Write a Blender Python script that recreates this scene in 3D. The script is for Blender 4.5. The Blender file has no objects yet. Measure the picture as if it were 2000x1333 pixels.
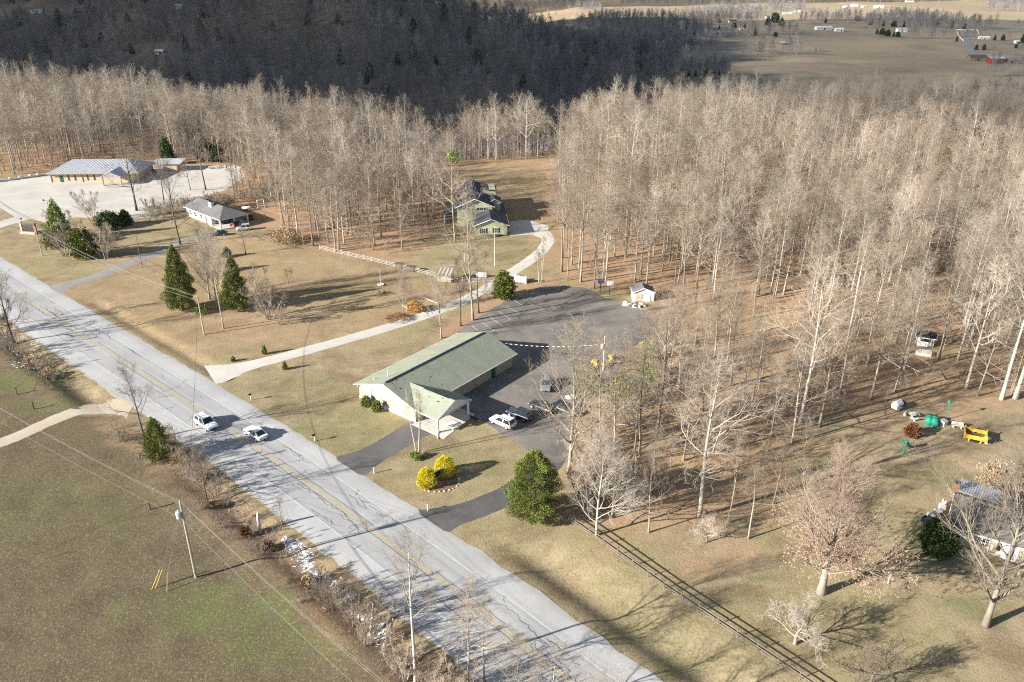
import bpy, math, random
import numpy as np
from mathutils import Vector

# ------------------------------------------------------------------ camera
F, PIT, CH = 1556.0, math.radians(25.0), 66.0        # focal length in photo pixels, pitch below horizon, height
SP, CP = math.sin(PIT), math.cos(PIT)
SUN_EL = math.radians(21.0)
SHX, SHY = 0.915, 0.403                              # direction in which shadows fall on the ground

sc = bpy.context.scene
C = sc.collection
cam = bpy.data.cameras.new('camera')
cam.sensor_width = 36.0
cam.lens = F / 2000.0 * 36.0
cam.clip_start, cam.clip_end = 1.0, 20000.0
camo = bpy.data.objects.new('camera', cam)
C.objects.link(camo)
camo.location = (0, 0, CH)
camo.rotation_euler = (math.radians(90.0) - PIT, 0, 0)
sc.camera = camo

# ------------------------------------------------------------------ sky, sun, exposure
w = bpy.data.worlds.new('World')
sc.world = w
w.use_nodes = True
nt = w.node_tree
sky = nt.nodes.new('ShaderNodeTexSky')
sky.sky_type = 'NISHITA'
sky.sun_disc = False
sky.sun_elevation = SUN_EL
sky.sun_rotation = math.atan2(-SHX, -SHY)
sky.altitude = 300
sky.air_density, sky.dust_density, sky.ozone_density = 1.1, 0.3, 3.0
nt.nodes['Background'].inputs['Strength'].default_value = 0.062
nt.links.new(sky.outputs[0], nt.nodes['Background'].inputs['Color'])

sl = bpy.data.lights.new('sun', 'SUN')
sl.energy, sl.angle, sl.color = 5.0, math.radians(0.53), (1.0, 0.95, 0.87)
so = bpy.data.objects.new('sun', sl)
C.objects.link(so)
so.location = (-200, -80, 300)
so.rotation_euler = Vector((SHX * math.cos(SUN_EL), SHY * math.cos(SUN_EL), -math.sin(SUN_EL))).to_track_quat('-Z', 'Y').to_euler()

sc.view_settings.view_transform = 'Standard'
sc.view_settings.look = 'None'
sc.view_settings.exposure = 1.42
sc.view_settings.gamma = 1.0
sc.render.engine = 'CYCLES'
cy = sc.cycles
cy.max_bounces, cy.diffuse_bounces, cy.glossy_bounces = 3, 2, 1
cy.transmission_bounces, cy.transparent_max_bounces, cy.volume_bounces = 2, 8, 0
cy.caustics_reflective = cy.caustics_refractive = False
cy.sample_clamp_indirect = 4.0
cy.use_denoising = False
cy.filter_width = 1.15

R = random.Random(7)
NR = np.random.RandomState(11)
PI = math.pi


# ------------------------------------------------------------------ photo pixel -> ground
def ray(px, py):
    u, v = px - 1000.0, py - 666.5
    return u, F * CP - v * SP, -(F * SP + v * CP)


def U(px, py, z=0.0):
    u, f, d = ray(px, py)
    t = (z - CH) / d
    return u * t, f * t


def fbm(x, y, s, seed=0, o=3):
    """cheap smooth noise about -1..1 from rotated sines"""
    r = np.random.RandomState(seed + 1)
    out, amp, tot = 0.0, 1.0, 0.0
    for k in range(o):
        for _ in range(3):
            a, p = r.uniform(0, 2 * PI), r.uniform(0, 2 * PI)
            f = r.uniform(.7, 1.4) * 2 ** k / s
            out = out + amp * np.sin((x * math.cos(a) + y * math.sin(a)) * f * 2 * PI + p + 1.3 * np.sin((x * math.sin(a) - y * math.cos(a)) * f * 3.1 + p))
        tot += amp * 2.0
        amp *= .55
    return out / tot


# centre line of the highway, from the double yellow line, near to far
ROAD = [(62.0, 1.0), (30.0, 34.5), U(1104, 1328), U(957, 1208), U(667, 991.5), U(433, 830.8), U(66.7, 595.7), (-163.0, 212.0), (-235.0, 272.0), (-330.0, 345.0)]


def smooth_line(pts, n):
    P = [Vector((p[0], p[1], 0)) for p in pts]
    out = []
    for i in range(len(P) - 1):
        a, b, c, d = P[max(i - 1, 0)], P[i], P[i + 1], P[min(i + 2, len(P) - 1)]
        for k in range(n):
            t = k / n
            q = 0.5 * ((2 * b) + (c - a) * t + (2 * a - 5 * b + 4 * c - d) * t * t + (3 * b - a - 3 * c + d) * t ** 3)
            out.append((q.x, q.y))
    out.append((P[-1].x, P[-1].y))
    return out


def resample(pts, step):
    P = np.array(pts)
    d = np.r_[0, np.cumsum(np.hypot(*(P[1:] - P[:-1]).T))]
    n = max(2, int(d[-1] / step) + 1)
    s = np.linspace(0, d[-1], n)
    return np.c_[np.interp(s, d, P[:, 0]), np.interp(s, d, P[:, 1])], s


ROADS, ROADS_S = resample(smooth_line(ROAD, 8), 8.0)


def line_dist(x, y, L):
    """signed distance (right of the line positive) and arc position"""
    x = np.asarray(x, float); y = np.asarray(y, float)
    best = np.full(x.shape, 1e9); sgn = np.ones(x.shape); arc = np.zeros(x.shape)
    s0 = 0.0
    for (ax, ay), (bx, by) in zip(L[:-1], L[1:]):
        dx, dy = bx - ax, by - ay
        ll = math.hypot(dx, dy)
        t = np.clip(((x - ax) * dx + (y - ay) * dy) / (ll * ll), 0, 1)
        d = np.hypot(x - ax - t * dx, y - ay - t * dy)
        m = d < best
        best = np.where(m, d, best)
        sgn = np.where(m, np.sign((x - ax) * dy - (y - ay) * dx), sgn)
        arc = np.where(m, s0 + t * ll, arc)
        s0 += ll
    return best * sgn, arc


def sstep(a, b, x):
    t = np.clip((x - a) / (b - a), 0, 1)
    return t * t * (3 - 2 * t)


EDGE_X, EDGE_Y = [-500, -250, -110, -20, 12, 60, 120, 200, 300, 500], [440, 430, 335, 296, 310, 360, 370, 340, 300, 270]


def relief(x, y):
    x = np.asarray(x, float); y = np.asarray(y, float)
    # plateau edge: beyond it the ground falls into the valley
    edge = np.interp(x, EDGE_X, EDGE_Y)
    fall = sstep(0, 150, y - edge)
    depth = np.interp(x, [-400, -100, 40, 160, 300], [32, 50, 42, 20, 16])
    z = -depth * fall
    # wooded hill across the hollow: a crest line climbing from right to left
    rx, ry = x - 140.0, y - 600.0
    s = -.73 * rx + .684 * ry
    d = .684 * rx + .73 * ry
    crest = np.interp(s, [-250, -60, 60, 200, 330, 480, 700, 950, 1600], [0, 0, 8, 44, 88, 108, 118, 124, 124])
    wd = np.where(d < 0, 215.0, 190.0)
    zh = crest * np.exp(-(d / wd) ** 2) + crest * .12 * fbm(x, y, 170, 5, 2) * np.exp(-(d / 400) ** 2)
    z = z + zh * sstep(430, 620, y)
    far = sstep(600, 1000, y)
    z = z + far * (2.6 * fbm(x, y, 420, 3, 3)) 
    z = z + sstep(2500, 5200, y) * 75 * (1 + .3 * fbm(x, y, 2200, 9, 2))
    return z


def terrain(x, y):
    x = np.asarray(x, float); y = np.asarray(y, float)
    z = relief(x, y)
    near = 1 - sstep(300, 420, y)
    rd, arc = line_dist(x, y, ROADS)
    ditch = -1.15 * np.where(rd < 11.2, np.exp(-((rd - 11.2) / 2.2) ** 2), np.exp(-((rd - 11.2) / 3.6) ** 2)) * (1 - sstep(76, 83, y)) * near
    ditch = ditch - .45 * np.exp(-((rd - 9.4) / 1.0) ** 2) * sstep(122, 130, y) * (1 - sstep(158, 166, y)) * near
    ditch = ditch - .6 * np.exp(-((rd + 10.4) / 1.7) ** 2) * (1 - sstep(.6, 1, np.abs(rd + 10.4) / 5)) * near * (1 - sstep(92, 100, y) * (1 - sstep(112, 118, y)))
    ditch = ditch + .3 * np.exp(-((rd + 13.5) / 2.2) ** 2) * near * (1 - sstep(92, 100, y) * (1 - sstep(112, 118, y)))
    z = z + ditch
    z = z + .16 * fbm(x, y, 17, 21, 2) * sstep(14, 26, -rd) * near
    return z


def G(px, py):
    """point where the sight line of a photo pixel meets the ground"""
    x, y = U(px, py)
    if not 0 < y < 290:
        u, f, d = ray(px, py)
        yy = np.geomspace(60, 8000, 1400)
        t = yy / f
        below = CH + d * t <= relief(u * t, yy)
        y = float(yy[np.argmax(below)]) if below.any() else 8000.0
        x = u * y / f
        return x, y, float(relief(x, y))
    return x, y, float(terrain(x, y))


def height_at(base, py_top):
    """height of a thing standing at base whose top shows at photo row py_top"""
    _, f, d = ray(1000, py_top)
    return CH + d / f * base[1] - base[2]


def mpp(p):
    """metres per photo pixel at a point"""
    return (p[1] * CP + (CH - p[2]) * SP) / F


# ------------------------------------------------------------------ materials
def nodes(name):
    m = bpy.data.materials.new(name)
    m.use_nodes = True
    n = m.node_tree
    return m, n, n.nodes['Principled BSDF']


def col(c):
    return (c[0], c[1], c[2], 1.0)


def noise(n, scale, detail=4.0, coord=None, rough=.6, dist=0.0):
    t = n.nodes.new('ShaderNodeTexNoise')
    t.inputs['Scale'].default_value = scale
    t.inputs['Detail'].default_value = detail
    t.inputs['Roughness'].default_value = rough
    t.inputs['Distortion'].default_value = dist
    if coord is not None:
        n.links.new(coord, t.inputs['Vector'])
    return t.outputs['Fac']


def coords(n, kind='Object', scale=None, rot=0.0):
    t = n.nodes.new('ShaderNodeTexCoord')
    o = t.outputs[kind]
    if scale is not None or rot:
        mp = n.nodes.new('ShaderNodeMapping')
        mp.inputs['Scale'].default_value = scale or (1, 1, 1)
        mp.inputs['Rotation'].default_value = (0, 0, rot)
        n.links.new(o, mp.inputs['Vector'])
        o = mp.outputs[0]
    return o


def wpos(n, scale=None, rot=0.0):
    t = n.nodes.new('ShaderNodeNewGeometry')
    o = t.outputs['Position']
    if scale is not None or rot:
        mp = n.nodes.new('ShaderNodeMapping')
        mp.inputs['Scale'].default_value = scale or (1, 1, 1)
        mp.inputs['Rotation'].default_value = (0, 0, rot)
        n.links.new(o, mp.inputs['Vector'])
        o = mp.outputs[0]
    return o


def ramp(n, fac, lo, hi, a=0.0, b=1.0):
    t = n.nodes.new('ShaderNodeMapRange')
    t.inputs['From Min'].default_value = lo
    t.inputs['From Max'].default_value = hi
    t.inputs['To Min'].default_value = a
    t.inputs['To Max'].default_value = b
    n.links.new(fac, t.inputs['Value'])
    return t.outputs[0]


def mixc(n, fac, a, b, mode='MIX'):
    t = n.nodes.new('ShaderNodeMix')
    t.data_type = 'RGBA'
    t.blend_type = mode
    if isinstance(fac, float): t.inputs[0].default_value = fac
    else: n.links.new(fac, t.inputs[0])
    for i, v in ((6, a), (7, b)):
        if isinstance(v, tuple): t.inputs[i].default_value = col(v)
        else: n.links.new(v, t.inputs[i])
    return t.outputs[2]


def math_(n, op, a, b=None):
    t = n.nodes.new('ShaderNodeMath')
    t.operation = op
    for i, v in enumerate((a, b)):
        if v is None: continue
        if isinstance(v, (int, float)): t.inputs[i].default_value = v
        else: n.links.new(v, t.inputs[i])
    return t.outputs[0]


def bump(n, b, h, strength=.4, dist=.05):
    t = n.nodes.new('ShaderNodeBump')
    t.inputs['Strength'].default_value = strength
    t.inputs['Distance'].default_value = dist
    n.links.new(h, t.inputs['Height'])
    n.links.new(t.outputs[0], b.inputs['Normal'])


def plain(name, c, rough=.7, var=.12, scale=1.5, metal=0.0, spec=.3, fine=0.0, coat=0.0):
    """one base colour broken by two scales of noise"""
    m, n, b = nodes(name)
    co = coords(n)
    f1 = noise(n, scale, 5, co)
    dk = tuple(x * (1 - 2 * var) for x in c)
    lt = tuple(min(1, x * (1 + 1.4 * var)) for x in c)
    k = mixc(n, ramp(n, f1, .3, .7), dk, lt)
    if fine:
        k = mixc(n, ramp(n, noise(n, scale * 14, 3, co), .35, .65, 0, fine), k, dk)
    n.links.new(k, b.inputs['Base Color'])
    b.inputs['Roughness'].default_value = rough
    b.inputs['Metallic'].default_value = metal
    b.inputs['Specular IOR Level'].default_value = spec
    b.inputs['Coat Weight'].default_value = coat
    return m


def bark(name, c, c2, tip=None):
    m, n, b = nodes(name)
    info = n.nodes.new('ShaderNodeObjectInfo')
    rnd = info.outputs['Random']
    co = coords(n)
    f = noise(n, .8, 4, co)
    k = mixc(n, ramp(n, f, .35, .65), c, c2)
    k = mixc(n, ramp(n, rnd, 0, 1, 0, .85), k, tip or c2)
    hs = n.nodes.new('ShaderNodeHueSaturation')
    n.links.new(ramp(n, math_(n, 'FRACT', math_(n, 'MULTIPLY', rnd, 7.31)), 0, 1, .60, 1.28), hs.inputs['Value'])
    n.links.new(k, hs.inputs['Color'])
    n.links.new(hs.outputs[0], b.inputs['Base Color'])
    b.inputs['Roughness'].default_value = .9
    b.inputs['Specular IOR Level'].default_value = .1
    return m


def leafy(name, c, c2, sheen=.0):
    m, n, b = nodes(name)
    co = coords(n)
    k = mixc(n, ramp(n, noise(n, 1.3, 4, co), .35, .65), c, c2)
    k = mixc(n, ramp(n, noise(n, 9, 2, co), .4, .62, 0, .5), k, tuple(x * 1.5 for x in c2))
    n.links.new(k, b.inputs['Base Color'])
    b.inputs['Roughness'].default_value = .65
    b.inputs['Specular IOR Level'].default_value = .25
    return m


M = {}
M['bark'] = bark('bark', (.39, .345, .285), (.24, .205, .165), (.29, .24, .19))
M['barkpale'] = bark('bark_pale', (.52, .48, .42), (.38, .34, .29), (.45, .40, .33))
M['barkdark'] = bark('bark_dark', (.17, .15, .13), (.11, .095, .08), (.15, .125, .10))
M['twig'] = bark('twigs', (.395, .34, .27), (.285, .24, .185), (.32, .25, .185))
M['twigpink'] = bark('twigs_pinkish', (.40, .31, .245), (.33, .25, .195), (.38, .285, .22))
M['twigpale'] = bark('twigs_pale', (.50, .45, .38), (.40, .35, .29), (.44, .37, .30))
M['twigdark'] = bark('twigs_dark', (.24, .205, .17), (.17, .145, .12), (.22, .17, .135))
M['twighill'] = bark('twigs_hill', (.30, .295, .295), (.225, .22, .22), (.31, .26, .235))
M['cedar'] = leafy('cedar_foliage', (.10, .125, .026), (.155, .175, .036))
M['cedarlight'] = leafy('cedar_foliage_light', (.15, .21, .04), (.23, .28, .06))
M['holly'] = leafy('holly_foliage', (.035, .065, .018), (.07, .11, .028))
M['gold'] = leafy('golden_foliage', (.50, .43, .015), (.68, .58, .02))
M['vine'] = leafy('vine_foliage', (.13, .18, .03), (.20, .25, .05))
M['oakleaf'] = leafy('oak_leaves', (.30, .205, .145), (.37, .26, .19))
M['russet'] = leafy('russet_foliage', (.12, .045, .02), (.20, .08, .03))
M['orange'] = leafy('orange_foliage', (.50, .26, .06), (.58, .36, .10))
M['straw'] = leafy('straw_foliage', (.40, .30, .18), (.30, .22, .13))
M['farever'] = leafy('far_evergreen', (.015, .030, .018), (.030, .050, .026))
M['white'] = plain('white_paint', (.80, .79, .76), .6, .04)
M['offwhite'] = plain('weathered_white', (.66, .64, .60), .7, .08)
M['concrete'] = plain('concrete', (.60, .56, .49), .85, .06, .35, fine=.35)
M['grey'] = plain('grey_paint', (.34, .34, .34), .7, .1)
M['dark'] = plain('dark_trim', (.03, .03, .033), .6, .1)
M['black'] = plain('black_rubber', (.018, .018, .018), .8, .1)
M['wood'] = plain('weathered_wood', (.19, .165, .135), .85, .18, 2.5, fine=.5)
M['woodbrown'] = plain('brown_wood', (.22, .15, .09), .85, .18, 2.5, fine=.5)
M['woodpale'] = plain('pale_lumber', (.52, .42, .32), .8, .12, 2.5, fine=.3)
M['pole'] = plain('pole_wood', (.42, .37, .31), .85, .12, 2.0, fine=.4)
M['metal'] = plain('galvanised_metal', (.50, .52, .55), .45, .08, 1.0, metal=.15)
M['steel'] = plain('painted_steel', (.50, .52, .54), .5, .08)
M['wire'] = plain('weathered_wire', (.22, .22, .23), .6, .08)
M['brick'] = plain('red_brick', (.32, .13, .08), .9, .2, 3.0, fine=.5)
M['yellow'] = plain('yellow_paint', (.60, .38, .05), .45, .1)
M['green'] = plain('green_plastic', (.02, .22, .14), .35, .1)
M['greendoor'] = plain('green_door', (.01, .09, .06), .5, .1)
M['red'] = plain('red_paint', (.27, .03, .025), .5, .1)
M['blue'] = plain('blue_board', (.10, .12, .28), .5, .1)
M['snow'] = plain('old_snow', (.82, .85, .90), .8, .05)
M['sealant'] = plain('crack_sealant', (.05, .05, .055), .6, .15)
M['linewhite'] = plain('white_road_paint', (.58, .58, .565), .7, .1, 1.2, fine=.5)
M['lineyellow'] = plain('yellow_road_paint', (.52, .40, .19), .7, .12, 1.2, fine=.4)
M['linefaded'] = plain('faded_road_paint', (.30, .30, .29), .8, .15, 1.2, fine=.7)
M['sidinggreen'] = plain('pale_green_siding', (.46, .47, .30), .8, .06)
M['sidingwhite'] = plain('white_siding', (.72, .69, .64), .8, .06)
M['tan'] = plain('tan_siding', (.55, .45, .32), .85, .1)
M['brickwall'] = plain('buff_brick_wall', (.56, .42, .29), .85, .1, 2.0, fine=.3)
M['carwhite'] = plain('white_car_paint', (.80, .80, .80), .25, .02, .5, spec=.5, coat=.6)
M['carsilver'] = plain('silver_car_paint', (.38, .41, .45), .28, .03, .5, metal=.5, coat=.6)
M['carblack'] = plain('black_car_paint', (.02, .021, .024), .22, .05, .5, spec=.5, coat=.7)
M['carblue'] = plain('blue_car_paint', (.03, .04, .06), .22, .05, .5, spec=.5, coat=.7)
M['taillight'] = plain('tail_lamp_red', (.40, .02, .02), .3, .05)
M['headlight'] = plain('head_lamp_clear', (.70, .72, .75), .15, .02)
M['orangesoil'] = plain('orange_soil', (.45, .22, .10), .95, .15, .6)


def glass(name, c=(.02, .025, .03)):
    m, n, b = nodes(name)
    b.inputs['Base Color'].default_value = col(c)
    b.inputs['Roughness'].default_value = .06
    b.inputs['Specular IOR Level'].default_value = .7
    return m


M['glass'] = glass('window_glass')


def shingle(name, c, rows=6.0, var=.10):
    """asphalt shingles: courses run along the slope's length (local X)"""
    m, n, b = nodes(name)
    co = coords(n)
    k = mixc(n, ramp(n, noise(n, .35, 4, co), .35, .65), tuple(x * (1 - var) for x in c), tuple(x * (1 + var) for x in c))
    sp = coords(n, scale=(3.2, rows, rows))
    vor = n.nodes.new('ShaderNodeTexVoronoi')
    vor.inputs['Scale'].default_value = 1.0
    n.links.new(sp, vor.inputs['Vector'])
    sep = n.nodes.new('ShaderNodeSeparateColor')
    n.links.new(vor.outputs['Color'], sep.inputs[0])
    k = mixc(n, ramp(n, sep.outputs[0], 0, 1, 0, .30), k, tuple(x * .62 for x in c))
    k = mixc(n, ramp(n, noise(n, 7, 3, co), .4, .7, 0, .25), k, tuple(x * 1.35 for x in c))
    k = mixc(n, ramp(n, noise(n, .9, 5, coords(n, scale=(1.6, .35, .35)), dist=.5), .5, .72, 0, .45), k, tuple(x * .62 for x in c))
    n.links.new(k, b.inputs['Base Color'])
    b.inputs['Roughness'].default_value = .93
    b.inputs['Specular IOR Level'].default_value = .15
    bump(n, b, sep.outputs[0], .35, .02)
    return m


M['roofgreen'] = shingle('green_shingles', (.295, .315, .240))
M['roofgrey'] = shingle('grey_shingles', (.155, .155, .160))
M['roofdark'] = shingle('charcoal_shingles', (.085, .090, .100))
M['roofbrown'] = shingle('brown_shingles', (.23, .205, .175))


def stone():
    m, n, b = nodes('field_stone')
    co = coords(n, scale=(2.0, 2.0, 3.2))
    v = n.nodes.new('ShaderNodeTexVoronoi'); v.inputs['Scale'].default_value = 1.0
    e = n.nodes.new('ShaderNodeTexVoronoi'); e.feature = 'DISTANCE_TO_EDGE'; e.inputs['Scale'].default_value = 1.0
    for t in (v, e): n.links.new(co, t.inputs['Vector'])
    sep = n.nodes.new('ShaderNodeSeparateColor'); n.links.new(v.outputs['Color'], sep.inputs[0])
    k = mixc(n, sep.outputs[0], (.47, .36, .22), (.34, .24, .14))
    k = mixc(n, ramp(n, sep.outputs[1], .6, 1, 0, .8), k, (.50, .43, .32))
    k = mixc(n, ramp(n, e.outputs['Distance'], .03, .09, .7, 0), k, (.48, .44, .37))
    n.links.new(k, b.inputs['Base Color'])
    b.inputs['Roughness'].default_value = .9
    bump(n, b, e.outputs['Distance'], .5, .05)
    return m


M['stone'] = stone()


def asphalt_road():
    m, n, b = nodes('weathered_asphalt')
    uv = n.nodes.new('ShaderNodeUVMap')
    mp = n.nodes.new('ShaderNodeMapping'); mp.inputs['Scale'].default_value = (1.1, .035, 1)
    n.links.new(uv.outputs[0], mp.inputs['Vector'])
    streak = noise(n, 1.0, 4, mp.outputs[0])
    w_ = wpos(n)
    k = mixc(n, ramp(n, streak, .3, .7), (.315, .313, .312), (.41, .408, .402))
    sepu = n.nodes.new('ShaderNodeSeparateXYZ'); n.links.new(uv.outputs[0], sepu.inputs[0])
    lat = math_(n, 'ABSOLUTE', sepu.outputs[0])
    # bleached shoulders, polished wheel paths
    k = mixc(n, ramp(n, lat, 3.4, 3.9, 0, .55), k, (.52, .512, .498))
    tr = math_(n, 'ABSOLUTE', math_(n, 'SUBTRACT', math_(n, 'ABSOLUTE', math_(n, 'SUBTRACT', lat, 1.85)), .85))
    k = mixc(n, ramp(n, tr, .1, .5, .28, 0), k, (.49, .484, .472))
    k = mixc(n, ramp(n, noise(n, .12, 5, w_), .4, .72, 0, .5), k, (.255, .253, .252))
    k = mixc(n, ramp(n, noise(n, 5, 3, w_), .45, .75, 0, .35), k, (.235, .233, .232))
    k = mixc(n, math_(n, 'MULTIPLY', ramp(n, lat, 6.0, 7.1, 0, .8), ramp(n, noise(n, .7, 4, w_), .4, .6)), k, (.33, .28, .20))
    n.links.new(k, b.inputs['Base Color'])
    b.inputs['Roughness'].default_value = .85
    bump(n, b, noise(n, 18, 3, w_), .25, .02)
    return m


def lot(name, c, c2, c3):
    m, n, b = nodes(name)
    w_ = wpos(n)
    k = mixc(n, ramp(n, noise(n, .09, 5, w_, dist=.6), .35, .65), c, c2)
    k = mixc(n, ramp(n, noise(n, .5, 5, w_), .5, .75, 0, .6), k, c3)
    k = mixc(n, ramp(n, noise(n, 7, 3, w_), .4, .7, 0, .4), k, tuple(x * .6 for x in c))
    n.links.new(k, b.inputs['Base Color'])
    b.inputs['Roughness'].default_value = .85
    bump(n, b, noise(n, 12, 3, w_), .25, .02)
    return m


M['road'] = asphalt_road()
M['lot'] = lot('parking_asphalt', (.125, .114, .104), (.24, .212, .184), (.31, .27, .23))
M['drive'] = lot('drive_asphalt', (.085, .081, .079), (.14, .132, .125), (.18, .163, .147))
M['gravel'] = lot('gravel', (.30, .28, .255), (.24, .22, .20), (.36, .32, .27))
M['gravelpale'] = lot('gravel_pale', (.47, .42, .35), (.52, .38, .22), (.55, .50, .43))
M['slab'] = lot('concrete_slab', (.54, .505, .445), (.61, .58, .52), (.46, .43, .375))
M['slabold'] = lot('old_concrete_lot', (.47, .44, .39), (.58, .545, .49), (.39, .36, .315))


def ground_mat():
    m, n, b = nodes('ground')
    w_ = wpos(n)
    za = n.nodes.new('ShaderNodeAttribute'); za.attribute_name = 'zone'
    zb = n.nodes.new('ShaderNodeAttribute'); zb.attribute_name = 'zone2'
    sa = n.nodes.new('ShaderNodeSeparateColor'); n.links.new(za.outputs['Color'], sa.inputs[0])
    sb = n.nodes.new('ShaderNodeSeparateColor'); n.links.new(zb.outputs['Color'], sb.inputs[0])
    litter, green, field = sa.outputs
    dirt, meadow, dark = sb.outputs
    speck = noise(n, .9, 5, w_, rough=.8)
    big = noise(n, .035, 5, w_, dist=.4)
    mid = noise(n, .22, 6, w_, rough=.7)
    fine = noise(n, 1.6, 6, w_, rough=.75)
    k = mixc(n, ramp(n, mid, .35, .65), (.42, .33, .21), (.27, .205, .125))
    k = mixc(n, ramp(n, big, .42, .60, 0, .55), k, (.29, .265, .125))
    k = mixc(n, ramp(n, noise(n, .09, 6, w_, rough=.7, dist=.8), .50, .62, 0, .6), k, (.185, .13, .08))
    # left pasture
    f = mixc(n, ramp(n, mid, .35, .65), (.16, .122, .077), (.105, .084, .052))
    f = mixc(n, ramp(n, noise(n, .06, 5, w_, dist=.5), .42, .66, 0, .6), f, (.128, .108, .058))
    f = mixc(n, ramp(n, noise(n, .7, 5, w_, rough=.75), .45, .7, 0, .5), f, (.20, .16, .105))
    f = mixc(n, ramp(n, noise(n, .16, 6, w_, rough=.75, dist=1.0), .54, .66, 0, .6), f, (.10, .078, .05))
    k = mixc(n, field, k, f)
    # green growth
    gm = math_(n, 'MULTIPLY', green, ramp(n, noise(n, .3, 5, w_, rough=.7), .3, .6))
    k = mixc(n, gm, k, mixc(n, ramp(n, fine, .35, .65), (.115, .142, .045), (.165, .172, .068)))
    # leaf litter
    l = mixc(n, ramp(n, mid, .3, .7), (.46, .29, .17), (.37, .245, .15))
    l = mixc(n, ramp(n, fine, .45, .7, 0, .5), l, (.25, .15, .09))
    lm = math_(n, 'MULTIPLY', litter, ramp(n, noise(n, .5, 5, w_, rough=.7), .15, .45))
    k = mixc(n, lm, k, l)
    # bare soil, gravelly worn ground
    k = mixc(n, math_(n, 'MULTIPLY', dirt, ramp(n, mid, .3, .6)), k, mixc(n, ramp(n, fine, .3, .7), (.46, .27, .14), (.40, .31, .21)))
    # far meadows
    md = mixc(n, ramp(n, noise(n, .012, 5, w_, dist=.8), .35, .65), (.50, .375, .25), (.35, .28, .185))
    md = mixc(n, ramp(n, noise(n, .004, 4, w_), .5, .7, 0, .8), md, (.38, .25, .18))
    md = mixc(n, ramp(n, noise(n, .05, 5, w_, rough=.7), .45, .7, 0, .5), md, (.24, .21, .15))
    vf = n.nodes.new('ShaderNodeTexVoronoi'); vf.inputs['Scale'].default_value = .0042
    n.links.new(wpos(n, (1, .55, 1), .3), vf.inputs['Vector'])
    vs = n.nodes.new('ShaderNodeSeparateColor'); n.links.new(vf.outputs['Color'], vs.inputs[0])
    md = mixc(n, ramp(n, vs.outputs[0], .35, .6, 0, .65), md, (.37, .29, .185))
    md = mixc(n, ramp(n, vs.outputs[1], .5, .9, 0, .7), md, (.46, .38, .25))
    k = mixc(n, meadow, k, md)
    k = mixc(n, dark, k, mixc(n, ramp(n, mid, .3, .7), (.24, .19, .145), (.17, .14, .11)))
    # leaves and dead stems caught in the turf
    k = mixc(n, math_(n, 'MULTIPLY', ramp(n, speck, .52, .68, 0, .55), ramp(n, noise(n, .05, 4, w_), .4, .65)), k, (.17, .115, .07))
    # tufts
    tu = noise(n, 3.4, 4, w_, rough=.75)
    k = mixc(n, ramp(n, tu, .46, .66, 0, .62), k, mixc(n, .6, k, (.07, .06, .035)))
    k = mixc(n, ramp(n, noise(n, 2.9, 4, w_, rough=.75), .52, .70, 0, .42), k, (.44, .375, .26))
    n.links.new(k, b.inputs['Base Color'])
    b.inputs['Roughness'].default_value = 1.0
    b.inputs['Specular IOR Level'].default_value = .05
    h = math_(n, 'ADD', math_(n, 'MULTIPLY', fine, .6), math_(n, 'ADD', tu, math_(n, 'MULTIPLY', mid, .8)))
    bump(n, b, h, .42, .2)
    return m


M['ground'] = ground_mat()


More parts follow.
